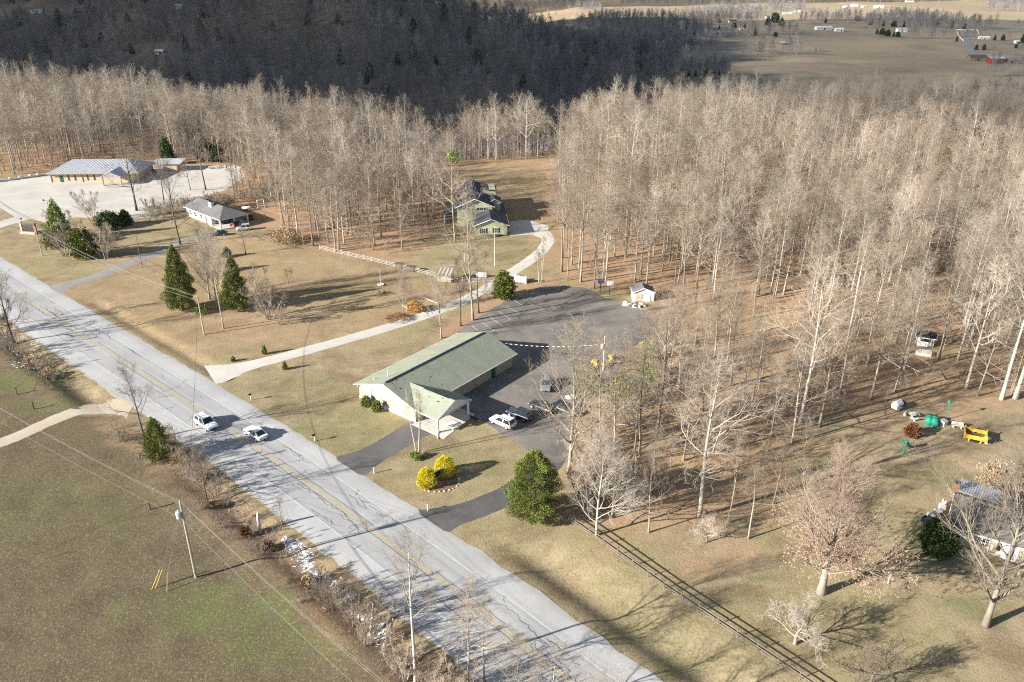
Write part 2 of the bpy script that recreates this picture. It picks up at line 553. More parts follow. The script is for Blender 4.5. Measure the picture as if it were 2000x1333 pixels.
# ------------------------------------------------------------------ mesh helpers
class MB:
    def __init__(s):
        s.v, s.f, s.m = [], [], []

    def add(s, v, f, mi=0):
        o = len(s.v)
        s.v += [tuple(p) for p in v]
        s.f += [tuple(i + o for i in q) for q in f]
        s.m += [mi] * len(f)
        return s

    def box(s, c, d, rz=0.0, mi=0, taper=1.0):
        x, y, z = d[0] / 2, d[1] / 2, d[2] / 2
        P = []
        for k, t in ((-1, 1.0), (1, taper)):
            for a, b_ in ((-1, -1), (1, -1), (1, 1), (-1, 1)):
                px, py = a * x * t, b_ * y * t
                P.append((c[0] + px * math.cos(rz) - py * math.sin(rz), c[1] + px * math.sin(rz) + py * math.cos(rz), c[2] + k * z))
        return s.add(P, [(3, 2, 1, 0), (4, 5, 6, 7), (0, 1, 5, 4), (1, 2, 6, 5), (2, 3, 7, 6), (3, 0, 4, 7)], mi)

    def tube(s, pts, rad, n=6, mi=0, cap=True):
        pts = [Vector(p) for p in pts]
        if not isinstance(rad, (list, tuple)): rad = [rad] * len(pts)
        o = len(s.v)
        ref = None
        for i, p in enumerate(pts):
            t = (pts[min(i + 1, len(pts) - 1)] - pts[max(i - 1, 0)]).normalized()
            if ref is None:
                ref = t.cross(Vector((0, 0, 1)))
                if ref.length < .1: ref = t.cross(Vector((1, 0, 0)))
            e1 = (ref - t * ref.dot(t)).normalized()
            ref = e1
            e2 = t.cross(e1)
            for k in range(n):
                a = 2 * PI * k / n
                s.v.append(tuple(p + (e1 * math.cos(a) + e2 * math.sin(a)) * rad[i]))
        for i in range(len(pts) - 1):
            for k in range(n):
                a, b_ = o + i * n + k, o + i * n + (k + 1) % n
                s.f.append((a, b_, b_ + n, a + n)); s.m.append(mi)
        if cap:
            s.f.append(tuple(o + k for k in range(n))[::-1]); s.m.append(mi)
            s.f.append(tuple(o + (len(pts) - 1) * n + k for k in range(n))); s.m.append(mi)
        return s

    def lathe(s, prof, c=(0, 0, 0), n=12, mi=0):
        o = len(s.v)
        for r, z in prof:
            for k in range(n):
                a = 2 * PI * k / n
                s.v.append((c[0] + r * math.cos(a), c[1] + r * math.sin(a), c[2] + z))
        for i in range(len(prof) - 1):
            for k in range(n):
                a, b_ = o + i * n + k, o + i * n + (k + 1) % n
                s.f.append((a, b_, b_ + n, a + n)); s.m.append(mi)
        s.f.append(tuple(o + k for k in range(n))[::-1]); s.m.append(mi)
        s.f.append(tuple(o + (len(prof) - 1) * n + k for k in range(n))); s.m.append(mi)
        return s

    def prism(s, poly, z0, z1, mi=0):
        n = len(poly)
        P = [(p[0], p[1], z0) for p in poly] + [(p[0], p[1], z1) for p in poly]
        return s.add(P, [tuple(range(n))[::-1], tuple(range(n, 2 * n))] + [(i, (i + 1) % n, n + (i + 1) % n, n + i) for i in range(n)], mi)

    def slab(s, quad, th, mi=0):
        """a sheet given by its top outline, thickened downwards along its normal"""
        Q = [Vector(q) for q in quad]
        nrm = (Q[1] - Q[0]).cross(Q[2] - Q[0]).normalized()
        if nrm.z < 0: Q = Q[::-1]; nrm = -nrm
        n = len(Q)
        P = [q - nrm * th for q in Q] + Q
        return s.add(P, [tuple(range(n))[::-1], tuple(range(n, 2 * n))] + [(i, (i + 1) % n, n + (i + 1) % n, n + i) for i in range(n)], mi)

    def mesh(s, name, mats, smooth=False):
        me = bpy.data.meshes.new(name)
        me.from_pydata(s.v, [], s.f)
        for m in (mats if isinstance(mats, (list, tuple)) else [mats]): me.materials.append(M[m] if isinstance(m, str) else m)
        if any(s.m): me.polygons.foreach_set('material_index', s.m)
        if smooth: me.polygons.foreach_set('use_smooth', [True] * len(me.polygons))
        me.update()
        return me

    def build(s, name, mats, parent=None, smooth=False):
        return put(name, s.mesh(name, mats, smooth), parent)


def put(name, me, parent=None, loc=None, rz=None):
    o = bpy.data.objects.new(name, me)
    C.objects.link(o)
    if parent is not None: o.parent = parent
    if loc is not None: o.location = loc
    if rz is not None: o.rotation_euler = (0, 0, rz)
    return o


def tag(o, label=None, cat=None, group=None, kind=None):
    if label: o['label'] = label
    if cat: o['category'] = cat
    if group: o['group'] = group
    if kind: o['kind'] = kind
    return o


def thing(name, label, cat, loc=(0, 0, 0), rz=0.0, group=None):
    o = put(name, None, None, loc, rz)
    o.empty_display_size = .5
    return tag(o, label, cat, group)


def np_mesh(name, V, T, mat, smooth=False):
    me = bpy.data.meshes.new(name)
    me.vertices.add(len(V)); me.vertices.foreach_set('co', np.asarray(V, np.float32).ravel())
    me.loops.add(T.size); me.loops.foreach_set('vertex_index', np.asarray(T, np.int32).ravel())
    me.polygons.add(len(T))
    k = T.shape[1]
    me.polygons.foreach_set('loop_start', np.arange(0, T.size, k, dtype=np.int32))
    if smooth: me.polygons.foreach_set('use_smooth', np.ones(len(T), bool))
    me.materials.append(M[mat] if isinstance(mat, str) else mat)
    me.update(calc_edges=True)
    me.validate()
    return me


def copy_tree(root, loc, rz, scale=1.0, label=None, group=None):
    """a thing with copies of its parts; mesh data are shared"""
    r = root.copy(); C.objects.link(r)
    r.location = loc; r.rotation_euler = (0, 0, rz)
    r.scale = (scale,) * 3 if isinstance(scale, (int, float)) else scale
    if label: r['label'] = label
    if group: r['group'] = group
    for ch in root.children:
        c = ch.copy(); C.objects.link(c); c.parent = r
        for g in ch.children:
            d = g.copy(); C.objects.link(d); d.parent = c
    return r

# ------------------------------------------------------------------ the ground sheet
def inside(x, y, poly):
    r = np.zeros(x.shape, bool)
    n = len(poly)
    for i in range(n):
        (ax, ay), (bx, by) = poly[i][:2], poly[(i + 1) % n][:2]
        if ay == by: continue
        c = (ay > y) != (by > y)
        r ^= c & (x < (bx - ax) * (y - ay) / (by - ay) + ax)
    return r


def soft(x, y, poly, edge=2.0, rag=2.0, seed=1):
    jx = rag * fbm(x, y, 14, seed, 2); jy = rag * fbm(x, y, 14, seed + 50, 2)
    tot = np.zeros(x.shape)
    for k in range(7):
        a = 2 * PI * k / 6
        q = 0 if k == 6 else edge
        tot += inside(x + jx + q * math.cos(a), y + jy + q * math.sin(a), poly)
    return tot / 7


def blob(x, y, px, py, rx, ry=None, seed=3):
    cx, cy, _ = G(px, py)
    ry = ry or rx
    d = np.hypot((x - cx) / rx, (y - cy) / ry) + .35 * fbm(x, y, 9, seed, 2)
    return 1 - sstep(.55, 1.1, d)


def W(*pix):
    return [G(*p)[:2] for p in pix]


def axis(a, b, fine0, fine1, step, grow):
    out = list(np.arange(fine0, fine1, step))
    s, v = step, fine1
    while v < b:
        out.append(v); s = min(s * grow, 120.0); v += s
    out.append(b)
    s, v, left = step, fine0, []
    while v > a + s * 1.2:
        s = min(s * grow, 120.0); v -= s; left.append(v)
    if left and left[-1] > a: left.append(a)
    return np.array(left[::-1] + out)


GX = axis(-4200, 4200, -130, 80, .9, 1.045)
GY = axis(-60, 8000, 42, 190, .9, 1.03)
X, Y = np.meshgrid(GX, GY)
Z = terrain(X, Y)

WOOD_R = W((1062, 505), (1105, 545), (1160, 562), (1235, 575), (1300, 600), (1345, 600), (1500, 600), (1640, 630), (1800, 655), (1900, 690), (2060, 720)) + [(330, 240), (330, 520), (190, 470), (120, 430), (40, 400), (14, 330)] + W((1062, 330), (1062, 420))
SPARSE_R = W((1290, 600), (1345, 600), (1640, 630), (2060, 720), (2040, 800), (1880, 790), (1700, 800), (1600, 860), (1500, 980), (1440, 1060), (1170, 1045), (1105, 985), (1120, 900), (1190, 800), (1240, 700), (1300, 655))
WOOD_C = W((470, 395), (520, 430), (560, 475), (640, 492), (700, 500), (745, 505), (790, 500), (830, 478), (860, 440), (872, 400), (905, 335), (908, 316), (1058, 322)) + [(14, 345), (-60, 380), (-120, 430), (-140, 300)]
WOOD_L = W((0, 344), (85, 338), (250, 305), (360, 318), (470, 335), (480, 380), (520, 330), (520, 300)) + [(-110, 420), (-200, 470), (-420, 470), (-420, 330)]

bigz = np.zeros(X.shape)
litter = np.maximum.reduce([soft(X, Y, WOOD_R, 3, 4, 1), soft(X, Y, SPARSE_R, 4, 6, 2) * .8, soft(X, Y, WOOD_C, 3, 4, 3), soft(X, Y, WOOD_L, 3, 4, 4),
                            soft(X, Y, W((860, 668), (905, 640), (985, 585), (1100, 555), (1075, 545), (1000, 560), (960, 575), (905, 610), (850, 650)), 1, 1, 5) * .9])
litter = np.maximum(litter, .42 * soft(X, Y, W((110, 575), (300, 510), (430, 470), (560, 480), (720, 510), (900, 555), (960, 565), (880, 595), (640, 670), (470, 700), (330, 690), (200, 620)), 6, 6, 12))
litter = np.maximum(litter, .4 * soft(X, Y, W((905, 318), (1058, 322), (1060, 430), (1000, 430), (960, 380)), 4, 4, 13))
rd, arc = line_dist(X, Y, ROADS)
bank = sstep(-14.8, -12.6, rd + .9 * fbm(X, Y, 6, 15, 2)) * (1 - sstep(-8.6, -7.2, rd)) * (1 - sstep(120, 124, Y)) * (1 - soft(X, Y, W((-20, 870), (120, 830), (230, 810), (330, 850), (150, 690)), 2, 2, 7))
litter = np.maximum(litter, bank * .6)
green = np.zeros(X.shape)
for (px, py, rx, ry, a) in ((430, 1190, 11, 5, .9), (560, 1250, 8, 4, .7), (40, 740, 10, 6, .7), (100, 790, 9, 3, .6), (640, 790, 12, 9, .5), (680, 850, 9, 6, .6), (900, 905, 9, 5, .45), (470, 685, 16, 2, .5),
                            (990, 345, 14, 10, .25), (1020, 500, 9, 6, .5), (980, 475, 9, 3, .6), (1490, 1130, 2.2, 1.3, .9), (1750, 700, 14, 7, .5), (1900, 1190, 4, 3, .7), (1830, 930, 9, 3, .5), (1300, 1260, 6, 5, .6),
                            (1840, 770, 8, 3, .5), (660, 560, 12, 8, .45), (1400, 1190, 16, 9, .35), (1850, 930, 5, 5, .7), (200, 500, 8, 2.5, .6), (30, 990, 22, 9, .35), (760, 910, 8, 5, .4), (560, 760, 12, 6, .5)):
    green = np.maximum(green, a * blob(X, Y, px, py, rx, ry, int(px)))
field = sstep(-8.5, -11.5, rd) * (Y < 260)
dirt = np.zeros(X.shape)
for (px, py, rx, ry, a) in ((520, 440, 10, 6, 1), (455, 470, 8, 5, .8), (220, 795, 5, 4, .9), (1020, 400, 6, 7, .6), (1500, 620, 9, 9, .5), (1870, 905, 5, 3, .5), (1850, 1140, 4, 2, .6), (1560, 650, 8, 6, .4), (1060, 440, 5, 8, .4), (165, 470, 4, 5, .8), (1940, 780, 10, 3, .3)):
    dirt = np.maximum(dirt, a * blob(X, Y, px, py, rx, ry, int(px) + 9))
meadow = sstep(500, 540, Y)
SL = -.73 * (X - 140) + .684 * (Y - 600)
DL = .684 * (X - 140) + .73 * (Y - 600)
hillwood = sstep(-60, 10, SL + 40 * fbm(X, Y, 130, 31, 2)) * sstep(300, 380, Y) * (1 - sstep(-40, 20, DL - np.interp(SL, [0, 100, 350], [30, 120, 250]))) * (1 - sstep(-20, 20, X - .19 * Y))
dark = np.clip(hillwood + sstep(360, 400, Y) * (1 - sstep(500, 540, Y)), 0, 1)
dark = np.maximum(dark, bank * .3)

nx, ny = len(GX), len(GY)
idx = np.arange(nx * ny).reshape(ny, nx)
Q = np.stack([idx[:-1, :-1], idx[:-1, 1:], idx[1:, 1:], idx[1:, :-1]], -1).reshape(-1, 4)
gme = np_mesh('ground', np.stack([X, Y, Z], -1).reshape(-1, 3), Q, 'ground', True)
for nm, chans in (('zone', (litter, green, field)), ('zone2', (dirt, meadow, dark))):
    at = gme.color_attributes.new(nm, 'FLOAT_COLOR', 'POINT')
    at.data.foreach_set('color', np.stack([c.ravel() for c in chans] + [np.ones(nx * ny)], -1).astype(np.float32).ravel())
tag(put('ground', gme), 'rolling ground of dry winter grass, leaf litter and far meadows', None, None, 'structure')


# ------------------------------------------------------------------ roads and drives
def strip_mesh(line, lo, hi, z, cross=2, widths=None, s0=None, s1=None, step=2.0, uv=False, drape=False):
    P, S = resample(line, step)
    if s0 is not None:
        k = (S >= s0) & (S <= s1); P, S = P[k], S[k]
    T = np.gradient(P, axis=0); T /= np.hypot(T[:, 0], T[:, 1])[:, None]
    N = np.c_[T[:, 1], -T[:, 0]]
    mb = MB(); uvs = []
    for i in range(len(P)):
        a, b = (lo, hi) if widths is None else widths(S[i])
        for j in range(cross):
            o = a + (b - a) * j / (cross - 1)
            q = P[i] + N[i] * o
            mb.v.append((q[0], q[1], (float(terrain(q[0], q[1])) if drape else 0.0) + z)); uvs.append((o, S[i]))
    for i in range(len(P) - 1):
        for j in range(cross - 1):
            a = i * cross + j
            mb.f.append((a, a + 1, a + 1 + cross, a + cross)); mb.m.append(0)
    mb.uvs = uvs
    return mb


def with_uv(me, uvs):
    l = me.uv_layers.new(name='UVMap')
    vi = np.empty(len(me.loops), np.int32); me.loops.foreach_get('vertex_index', vi)
    l.data.foreach_set('uv', np.array(uvs, np.float32)[vi].ravel())


RL = [tuple(p) for p in ROADS]
hw = thing('highway', 'two lane highway of bleached cracked asphalt with double yellow line', 'road')
hw['kind'] = 'structure'
del hw['category']
rg = random.Random(3)
mb = strip_mesh(RL, -7.0, 7.0, .045, 15)
for i in range(0, len(mb.v), 15):                      # ragged pavement edges
    for k, sgn in ((0, -1), (14, 1)):
        x, y, z = mb.v[i + k]
        mb.v[i + k] = (x + sgn * rg.uniform(-.25, .25), y + rg.uniform(-.2, .2), z - .06)
me = mb.mesh('pavement', 'road', True); with_uv(me, mb.uvs)
put('pavement', me, hw)
for off, wd, mt, nm in ((-3.62, .13, 'linewhite', 'edge_line'), (3.62, .13, 'linewhite', 'edge_line'), (-.17, .13, 'lineyellow', 'centre_line'), (.17, .13, 'lineyellow', 'centre_line')):
    strip_mesh(RL, off - wd / 2 * 1.1, off + wd / 2 * 1.1, .051).build(nm, mt, hw)

# sealed cracks: black wandering ribbons
ck = MB()
RP, RS = resample(RL, .5)
RT = np.gradient(RP, axis=0); RT /= np.hypot(RT[:, 0], RT[:, 1])[:, None]
def road_pt(s, o):
    i = min(max(int(s / RS[-1] * (len(RS) - 1)), 0), len(RS) - 1)
    return RP[i][0] + RT[i][1] * o, RP[i][1] - RT[i][0] * o
def ribbon(mb, pts, wd, z):
    P = np.array(pts); T = np.gradient(P, axis=0); T /= np.maximum(np.hypot(T[:, 0], T[:, 1]), 1e-6)[:, None]
    o = len(mb.v)
    for p, t in zip(P, T):
        for sg in (-1, 1): mb.v.append((p[0] + sg * t[1] * wd / 2, p[1] - sg * t[0] * wd / 2, z))
    for i in range(len(P) - 1):
        a = o + 2 * i; mb.f.append((a, a + 1, a + 3, a + 2)); mb.m.append(0)
for _ in range(125):
    s, o = rg.uniform(45, 235), rg.choice([-3.0, -2.6, -1.6, -.75, .75, 1.8, 2.3, 2.9, 3.1]) + rg.uniform(-.35, .35)
    along = rg.random() < .62
    n = rg.randint(5, 16); pts = []
    for k in range(n):
        pts.append(road_pt(s, o))
        if along: s += rg.uniform(.2, .55); o += rg.uniform(-.22, .22)
        else: s += rg.uniform(-.25, .4); o += rg.uniform(-.1, .42) * (1 if n % 2 else -1)
        if abs(o) > 6.6: break
    if len(pts) > 2: ribbon(ck, pts, rg.uniform(.035, .075), .054)
for o0 in (-.55, .62):                                   # long seams beside the centre line
    s = 40
    while s < 230:
        pts = []
        for k in range(rg.randint(14, 50)):
            pts.append(road_pt(s, o0 + rg.uniform(-.06, .06))); s += .6
        ribbon(ck, pts, .055, .055); s += rg.uniform(2, 14)
tag(ck.build('crack_sealant', 'sealant', hw), None, None, None, 'stuff')


def drive(name, label, pts, wd, mat, z=.03, n=6, kind='structure', wf=None, drape=False, step=1.5):
    line = smooth_line(pts, n)
    P, S = resample(line, step)
    wid = (lambda s: (-wd / 2, wd / 2)) if wf is None else (lambda s: wf(s, S[-1]))
    mb = strip_mesh(line, 0, 0, z, 5, wid, step=step, drape=drape)
    r = random.Random(len(pts))
    for i in range(0, len(mb.v), 5):
        for k in (0, 4):
            x, y, zz = mb.v[i + k]; mb.v[i + k] = (x + r.uniform(-.12, .12), y + r.uniform(-.12, .12), zz - .05)
    return tag(mb.build(name, mat, None, True), label, None, None, kind)


# pale concrete drive that climbs past the green church to the house in the woods
CD = [G(410, 733)[:2], G(520, 706)[:2], G(660, 668)[:2], G(780, 633)[:2], G(880, 598)[:2], G(940, 570)[:2], G(1000, 532)[:2], G(1040, 505)[:2], G(1063, 484)[:2], G(1070, 465)[:2], G(1052, 448)[:2], G(1015, 448)[:2], G(985, 450)[:2]]
drive('concrete_driveway', 'long pale concrete driveway curving from the highway to the green house', CD, 4.2, 'slab', .035,
      wf=lambda s, L: (-2.0 - 2.4 * max(0, 1 - s / 11) ** 2, 2.0 + 2.8 * max(0, 1 - s / 11) ** 2))
apron = MB().prism(W((995, 433), (1030, 430), (1072, 442), (1068, 470), (1040, 458), (996, 462)), -.05, .041)
tag(apron.build('garage_apron', 'slab'), 'concrete apron beside the pale green house', None, None, 'structure')

# dark asphalt of the church yard
LOT = W((868, 668), (920, 628), (985, 590), (1065, 557), (1140, 562), (1180, 580), (1230, 598), (1290, 612), (1280, 650), (1215, 690), (1205, 745), (1150, 770), (1120, 800), (1130, 870), (1095, 905), (1060, 900), (1000, 860), (940, 822), (905, 800), (880, 790), (985, 720), (1000, 712), (960, 660))
lt = thing('church_parking_lot', 'dark asphalt parking lot behind the green roofed church', 'parking lot'); lt['kind'] = 'structure'; del lt['category']
cen = np.mean(LOT, axis=0)
pts = []
for i in range(len(LOT)):
    a, b = np.array(LOT[i]), np.array(LOT[(i + 1) % len(LOT)])
    k = max(1, int(np.hypot(*(b - a)) / 1.2))
    for j in range(k):
        q = a + (b - a) * j / k
        pts.append((q[0] + rg.uniform(-.22, .22), q[1] + rg.uniform(-.22, .22)))
MB().prism(pts, -.1, .03).build('asphalt', 'lot', lt)
def px_line(a, b, wd, mat, nm, par, z=.036):
    m_ = MB(); ribbon(m_, [G(*a)[:2], G((a[0] + b[0]) / 2, (a[1] + b[1]) / 2)[:2], G(*b)[:2]], wd, z); m_.build(nm, mat, par)
for a, b in (((941, 630), (964, 647)), ((921, 637), (936, 648)), ((958, 620), (980, 637)), ((975, 609), (997, 625)), ((990, 598), (1012, 612)), ((1005, 588), (1024, 600))):
    px_line(a, b, .12, 'linewhite', 'bay_line', lt)
for a, b in (((1052, 657), (1175, 665)), ((1072, 646), (1213, 646)), ((1130, 684), (1150, 686)), ((1085, 638), (1200, 654)), ((1120, 672), (1180, 678)), ((1140, 608), (1160, 600)), ((905, 772), (1000, 722)), ((1160, 600), (1205, 612))):
    px_line(a, b, .10, 'linefaded', 'court_line', lt)
cc = G(1150, 655); circ = MB(); ribbon(circ, [(cc[0] + 5.6 * math.cos(t), cc[1] + 5.6 * math.sin(t)) for t in np.linspace(0, 2 * PI, 49)], .10, .037)
circ.build('court_circle', 'linefaded', lt)
for x, y in ((826, 679), (930, 772), (936, 790), (925, 798)):
    p = G(x, y); 
    for k in range(5): px_line((x + rg.uniform(-4, 4), y + rg.uniform(-2, 2)), (x + rg.uniform(-4, 4), y + rg.uniform(-2, 2)), .10, 'linefaded', 'painted_mark', lt, .038)

drive('church_drive', 'dark asphalt drive from the highway to the church portico', [G(668, 920)[:2], G(705, 902)[:2], G(760, 872)[:2], G(800, 848)[:2], G(840, 830)[:2]], 6.2, 'drive', .026,
      wf=lambda s, L: (-3.3 - 2.5 * max(0, 1 - s / 7) ** 2, 3.1 + 2.5 * max(0, 1 - s / 7) ** 2))
drive('church_exit_drive', 'dark asphalt exit drive between the golden shrubs and the big cedar', [G(835, 1028)[:2], G(880, 1010)[:2], G(940, 990)[:2], G(1000, 963)[:2], G(1050, 930)[:2], G(1080, 893)[:2]], 5.0, 'drive', .026,
      wf=lambda s, L: (-2.7 - 2.6 * max(0, 1 - s / 6) ** 2, 2.7 + 2.2 * max(0, 1 - s / 6) ** 2))
drive('gravel_lane', 'grey gravel lane leading up to the ranch house', [G(85, 575)[:2], G(125, 558)[:2], G(190, 540)[:2], G(250, 515)[:2], G(300, 495)[:2], G(345, 475)[:2], G(400, 462)[:2], G(440, 458)[:2]], 4.6, 'gravel', .03,
      wf=lambda s, L: (-2.5 - 3.5 * max(0, 1 - s / 9) ** 2, 2.5 + 3.5 * max(0, 1 - s / 9) ** 2))
drive('farm_track', 'pale gravel farm track joining the highway from the pasture', [G(262, 792)[:2], G(215, 795)[:2], G(165, 800)[:2], G(100, 822)[:2], G(40, 850)[:2], G(-60, 890)[:2]], 4.0, 'gravelpale', .03, drape=True,
      wf=lambda s, L: (-1.9 - 4.2 * max(0, 1 - s / 10) ** 2, 1.9 + 4.2 * max(0, 1 - s / 10) ** 2))
tag(MB().prism(W((-120, 372), (-60, 362), (0, 356), (90, 345), (240, 320), (360, 322), (470, 328), (478, 345), (440, 372), (395, 385), (330, 400), (300, 425), (250, 428), (150, 425), (95, 436), (60, 428), (0, 446), (-90, 468)), -.3, .03).build('concrete_lot', 'slabold'),
    'wide pale concrete lot round the metal roofed building', None, None, 'structure')
tag(MB().prism(W((-40, 425), (0, 408), (27, 424), (0, 432), (-40, 448)), -.2, .09).build('grass_island', 'ground'), 'small grass island in the concrete lot', None, None, 'structure')
CA = (.616, .788)
def church_pt(x_, y_): return -12.9 + x_ * CA[0] - y_ * CA[1], 124.65 + x_ * CA[1] + y_ * CA[0]
tag(MB().prism([church_pt(*p) for p in ((-13.6, -6.62), (-4.9, -6.62), (-4.9, -12.6), (-13.6, -13.6))], -.1, .06).build('portico_slab', 'slab'), 'concrete slab under the church portico', None, None, 'structure')
drive('far_lane', 'pale lane winding through the woods to the far grey roofed house', [G(-20, 276)[:2], G(60, 262)[:2], G(110, 250)[:2], G(190, 236)[:2]], 5, 'slabold', .08, drape=True, step=6)
drive('valley_lane', 'grey farm lane running down the valley meadow to the barn', [G(1889, 66)[:2], G(1890, 85)[:2], G(1900, 108)[:2]], 9, 'gravel', .25, drape=True, step=25)
drive('valley_road', 'pale road crossing the far valley meadow', [G(1400, 55)[:2], G(1470, 50)[:2], G(1545, 70)[:2], G(1565, 60)[:2]], 6, 'gravel', .3, drape=True, step=25)

# old snow lying in the roadside ditch
sn = MB()
for _ in range(1500):
    t = rg.random()
    if rg.random() < .12: px, py = 25 + 70 * rg.random(), 655 + 70 * rg.random()
    else:
        px, py = 552 + 210 * t, 1050 + 208 * t
        w_ = rg.gauss(0, 1) * (3 + 9 * math.sin(t * 9) ** 2)
        px += .7 * w_ + 6 * math.sin(t * 17); py -= .5 * w_
    x, y, z = G(px, py)
    r_, n_ = rg.uniform(.05, .20), 6
    pl = [(x + 1.5 * r_ * rg.uniform(.4, 1.2) * math.cos(2 * PI * k / n_), y + r_ * rg.uniform(.4, 1.2) * math.sin(2 * PI * k / n_)) for k in range(n_)]
    o = len(sn.v)
    sn.v += [(a, b, float(z) + .015) for a, b in pl] + [(x, y, float(z) + .05)]
    for k in range(n_): sn.f.append((o + k, o + (k + 1) % n_, o + n_)); sn.m.append(0)
tag(sn.build('snow', 'snow', None, True), 'thin patches of old snow in the roadside ditch', None, None, 'stuff')
# ------------------------------------------------------------------ trees
def rot_about(v, ax, a):
    c, s = math.cos(a), math.sin(a)
    d = ax[0] * v[0] + ax[1] * v[1] + ax[2] * v[2]
    cx = (ax[1] * v[2] - ax[2] * v[1], ax[2] * v[0] - ax[0] * v[2], ax[0] * v[1] - ax[1] * v[0])
    return tuple(v[i] * c + cx[i] * s + ax[i] * d * (1 - c) for i in range(3))


def unit(v):
    l = math.sqrt(v[0] ** 2 + v[1] ** 2 + v[2] ** 2) or 1
    return (v[0] / l, v[1] / l, v[2] / l)


def child_dir(r, d, ang):
    a = (0, 0, 1) if abs(d[2]) < .9 else (1, 0, 0)
    ax = unit((d[1] * a[2] - d[2] * a[1], d[2] * a[0] - d[0] * a[2], d[0] * a[1] - d[1] * a[0]))
    return rot_about(rot_about(d, ax, ang), d, r.uniform(0, 2 * PI))


class Tree:
    """branching skeleton: trunk polyline(s) and a list of tapered branch segments"""
    def __init__(s, seed, H, r0, bole=.4, limbs=14, spread=.32, ang=(65, 30), kids=(0, 7, 5, 3), up=.10, twig=.014, wob=.12, stems=1, lean=0.0, leader=1.0, stemsep=.35, rmul=.55, jag=.16, limbk=.017):
        s.r = random.Random(seed)
        s.H, s.kids, s.up, s.twig, s.jag = H, kids, up, twig, jag
        s.seg = []; s.trunks = []; s.tips = []; s.rmul = rmul
        for k in range(stems):
            h = H * (1 if k == 0 else s.r.uniform(.75, 1)) * leader
            a0 = s.r.uniform(0, 2 * PI) if stems == 1 else 2 * PI * k / stems + s.r.uniform(-.5, .5)
            le = lean if stems == 1 else stemsep * s.r.uniform(.5, 1.2)
            n = 11; pts = []; rad = []
            wx, wy = s.r.uniform(-1, 1), s.r.uniform(-1, 1)
            base = 0 if stems == 1 else .25
            x, y = base * math.cos(a0), base * math.sin(a0)
            for i in range(n):
                t = i / (n - 1)
                pts.append((x + le * h * t * math.cos(a0) + wob * math.sin(t * 5 + wx * 3) * t, y + le * h * t * math.sin(a0) + wob * math.cos(t * 4.3 + wy * 3) * t, -.25 if i == 0 else h * t))
                q = r0 / math.sqrt(stems) * ((1 - t) ** .85 + .05) * (1.45 if i == 0 else 1)
                rad.append(max(q, .03))
            s.trunks.append((pts, rad))
            ga = s.r.uniform(0, 6)
            m = max(3, int(limbs / stems))
            for i in range(m):
                tt = (i + s.r.random()) / m
                t = min(.985, bole + (1 - bole) * tt)
                j = t * (n - 1); a = int(j); f = j - a
                p = tuple(pts[a][q] * (1 - f) + pts[min(a + 1, n - 1)][q] * f for q in range(3))
                rr = rad[a] * (1 - f) + rad[min(a + 1, n - 1)] * f
                ga += 2.4 + s.r.uniform(-.5, .5)
                an = math.radians(ang[0] + (ang[1] - ang[0]) * tt + s.r.uniform(-10, 10))
                d = (math.sin(an) * math.cos(ga), math.sin(an) * math.sin(ga), math.cos(an))
                L = H * spread * (1 - .55 * tt ** 1.3) * s.r.uniform(.65, 1.15)
                s.branch(p, d, L, min(rr * .66, L * limbk + .015), 1)
            for q in range(3):
                s.branch(pts[-1], unit((s.r.uniform(-.5, .5), s.r.uniform(-.5, .5), 1)), H * spread * .38, rad[-1], 2)

    def branch(s, p, d, L, r, lv):
        R_ = s.r
        n = (0, 5, 4, 3, 2)[lv]
        st = L / n
        k = s.kids[lv] if lv < len(s.kids) else 0
        every = [(.22 + .78 * (i + R_.random()) / k) for i in range(k)] if k else []
        r = max(r, s.twig)
        for i in range(n):
            j = s.jag
            d = unit((d[0] + R_.gauss(0, j), d[1] + R_.gauss(0, j), d[2] + R_.gauss(0, j) + s.up * (1.2 if lv < 3 else .7)))
            q = (p[0] + d[0] * st, p[1] + d[1] * st, p[2] + d[2] * st)
            ra = max(r * (1 - .75 * i / n), s.twig); rb = max(r * (1 - .75 * (i + 1) / n), s.twig * (.5 if lv >= 3 and i == n - 1 else 1))
            s.seg.append((p, q, ra, rb))
            for t in every:
                if i / n <= t < (i + 1) / n or (i == n - 1 and t >= 1):
                    f = t * n - i
                    c = (p[0] + (q[0] - p[0]) * f, p[1] + (q[1] - p[1]) * f, p[2] + (q[2] - p[2]) * f)
                    s.branch(c, child_dir(R_, d, math.radians(R_.uniform(26, 58))), L * R_.uniform(.42, .74) * (1 - .38 * t), ra * s.rmul, lv + 1)
            p = q
        s.tips.append(p)

    def trunk_mesh(s, mat, sides=7):
        mb = MB()
        for pts, rad in s.trunks: mb.tube(pts, rad, sides)
        return mb.mesh('trunk', mat, True)

    def crown_mesh(s, mat):
        A = np.array([g[0] for g in s.seg]); B = np.array([g[1] for g in s.seg])
        ra = np.array([g[2] for g in s.seg]); rb = np.array([g[3] for g in s.seg])
        t = B - A; t /= np.maximum(np.linalg.norm(t, axis=1), 1e-6)[:, None]
        ref = np.where(np.abs(t[:, 2:3]) < .9, np.array([[0, 0, 1.0]]), np.array([[1.0, 0, 0]]))
        e1 = np.cross(t, ref); e1 /= np.linalg.norm(e1, axis=1)[:, None]
        e2 = np.cross(t, e1)
        V = []
        for P, r in ((A, ra), (B, rb)):
            for k in range(3):
                a = 2 * PI * k / 3
                V.append(P + (e1 * math.cos(a) + e2 * math.sin(a)) * r[:, None])
        V = np.stack(V, 1).reshape(-1, 3)
        o = (np.arange(len(A)) * 6)[:, None]
        T = np.concatenate([o + np.array([[k, (k + 1) % 3, 3 + (k + 1) % 3, 3 + k]]) for k in range(3)], 0)
        return np_mesh('crown', V, T, mat, True)


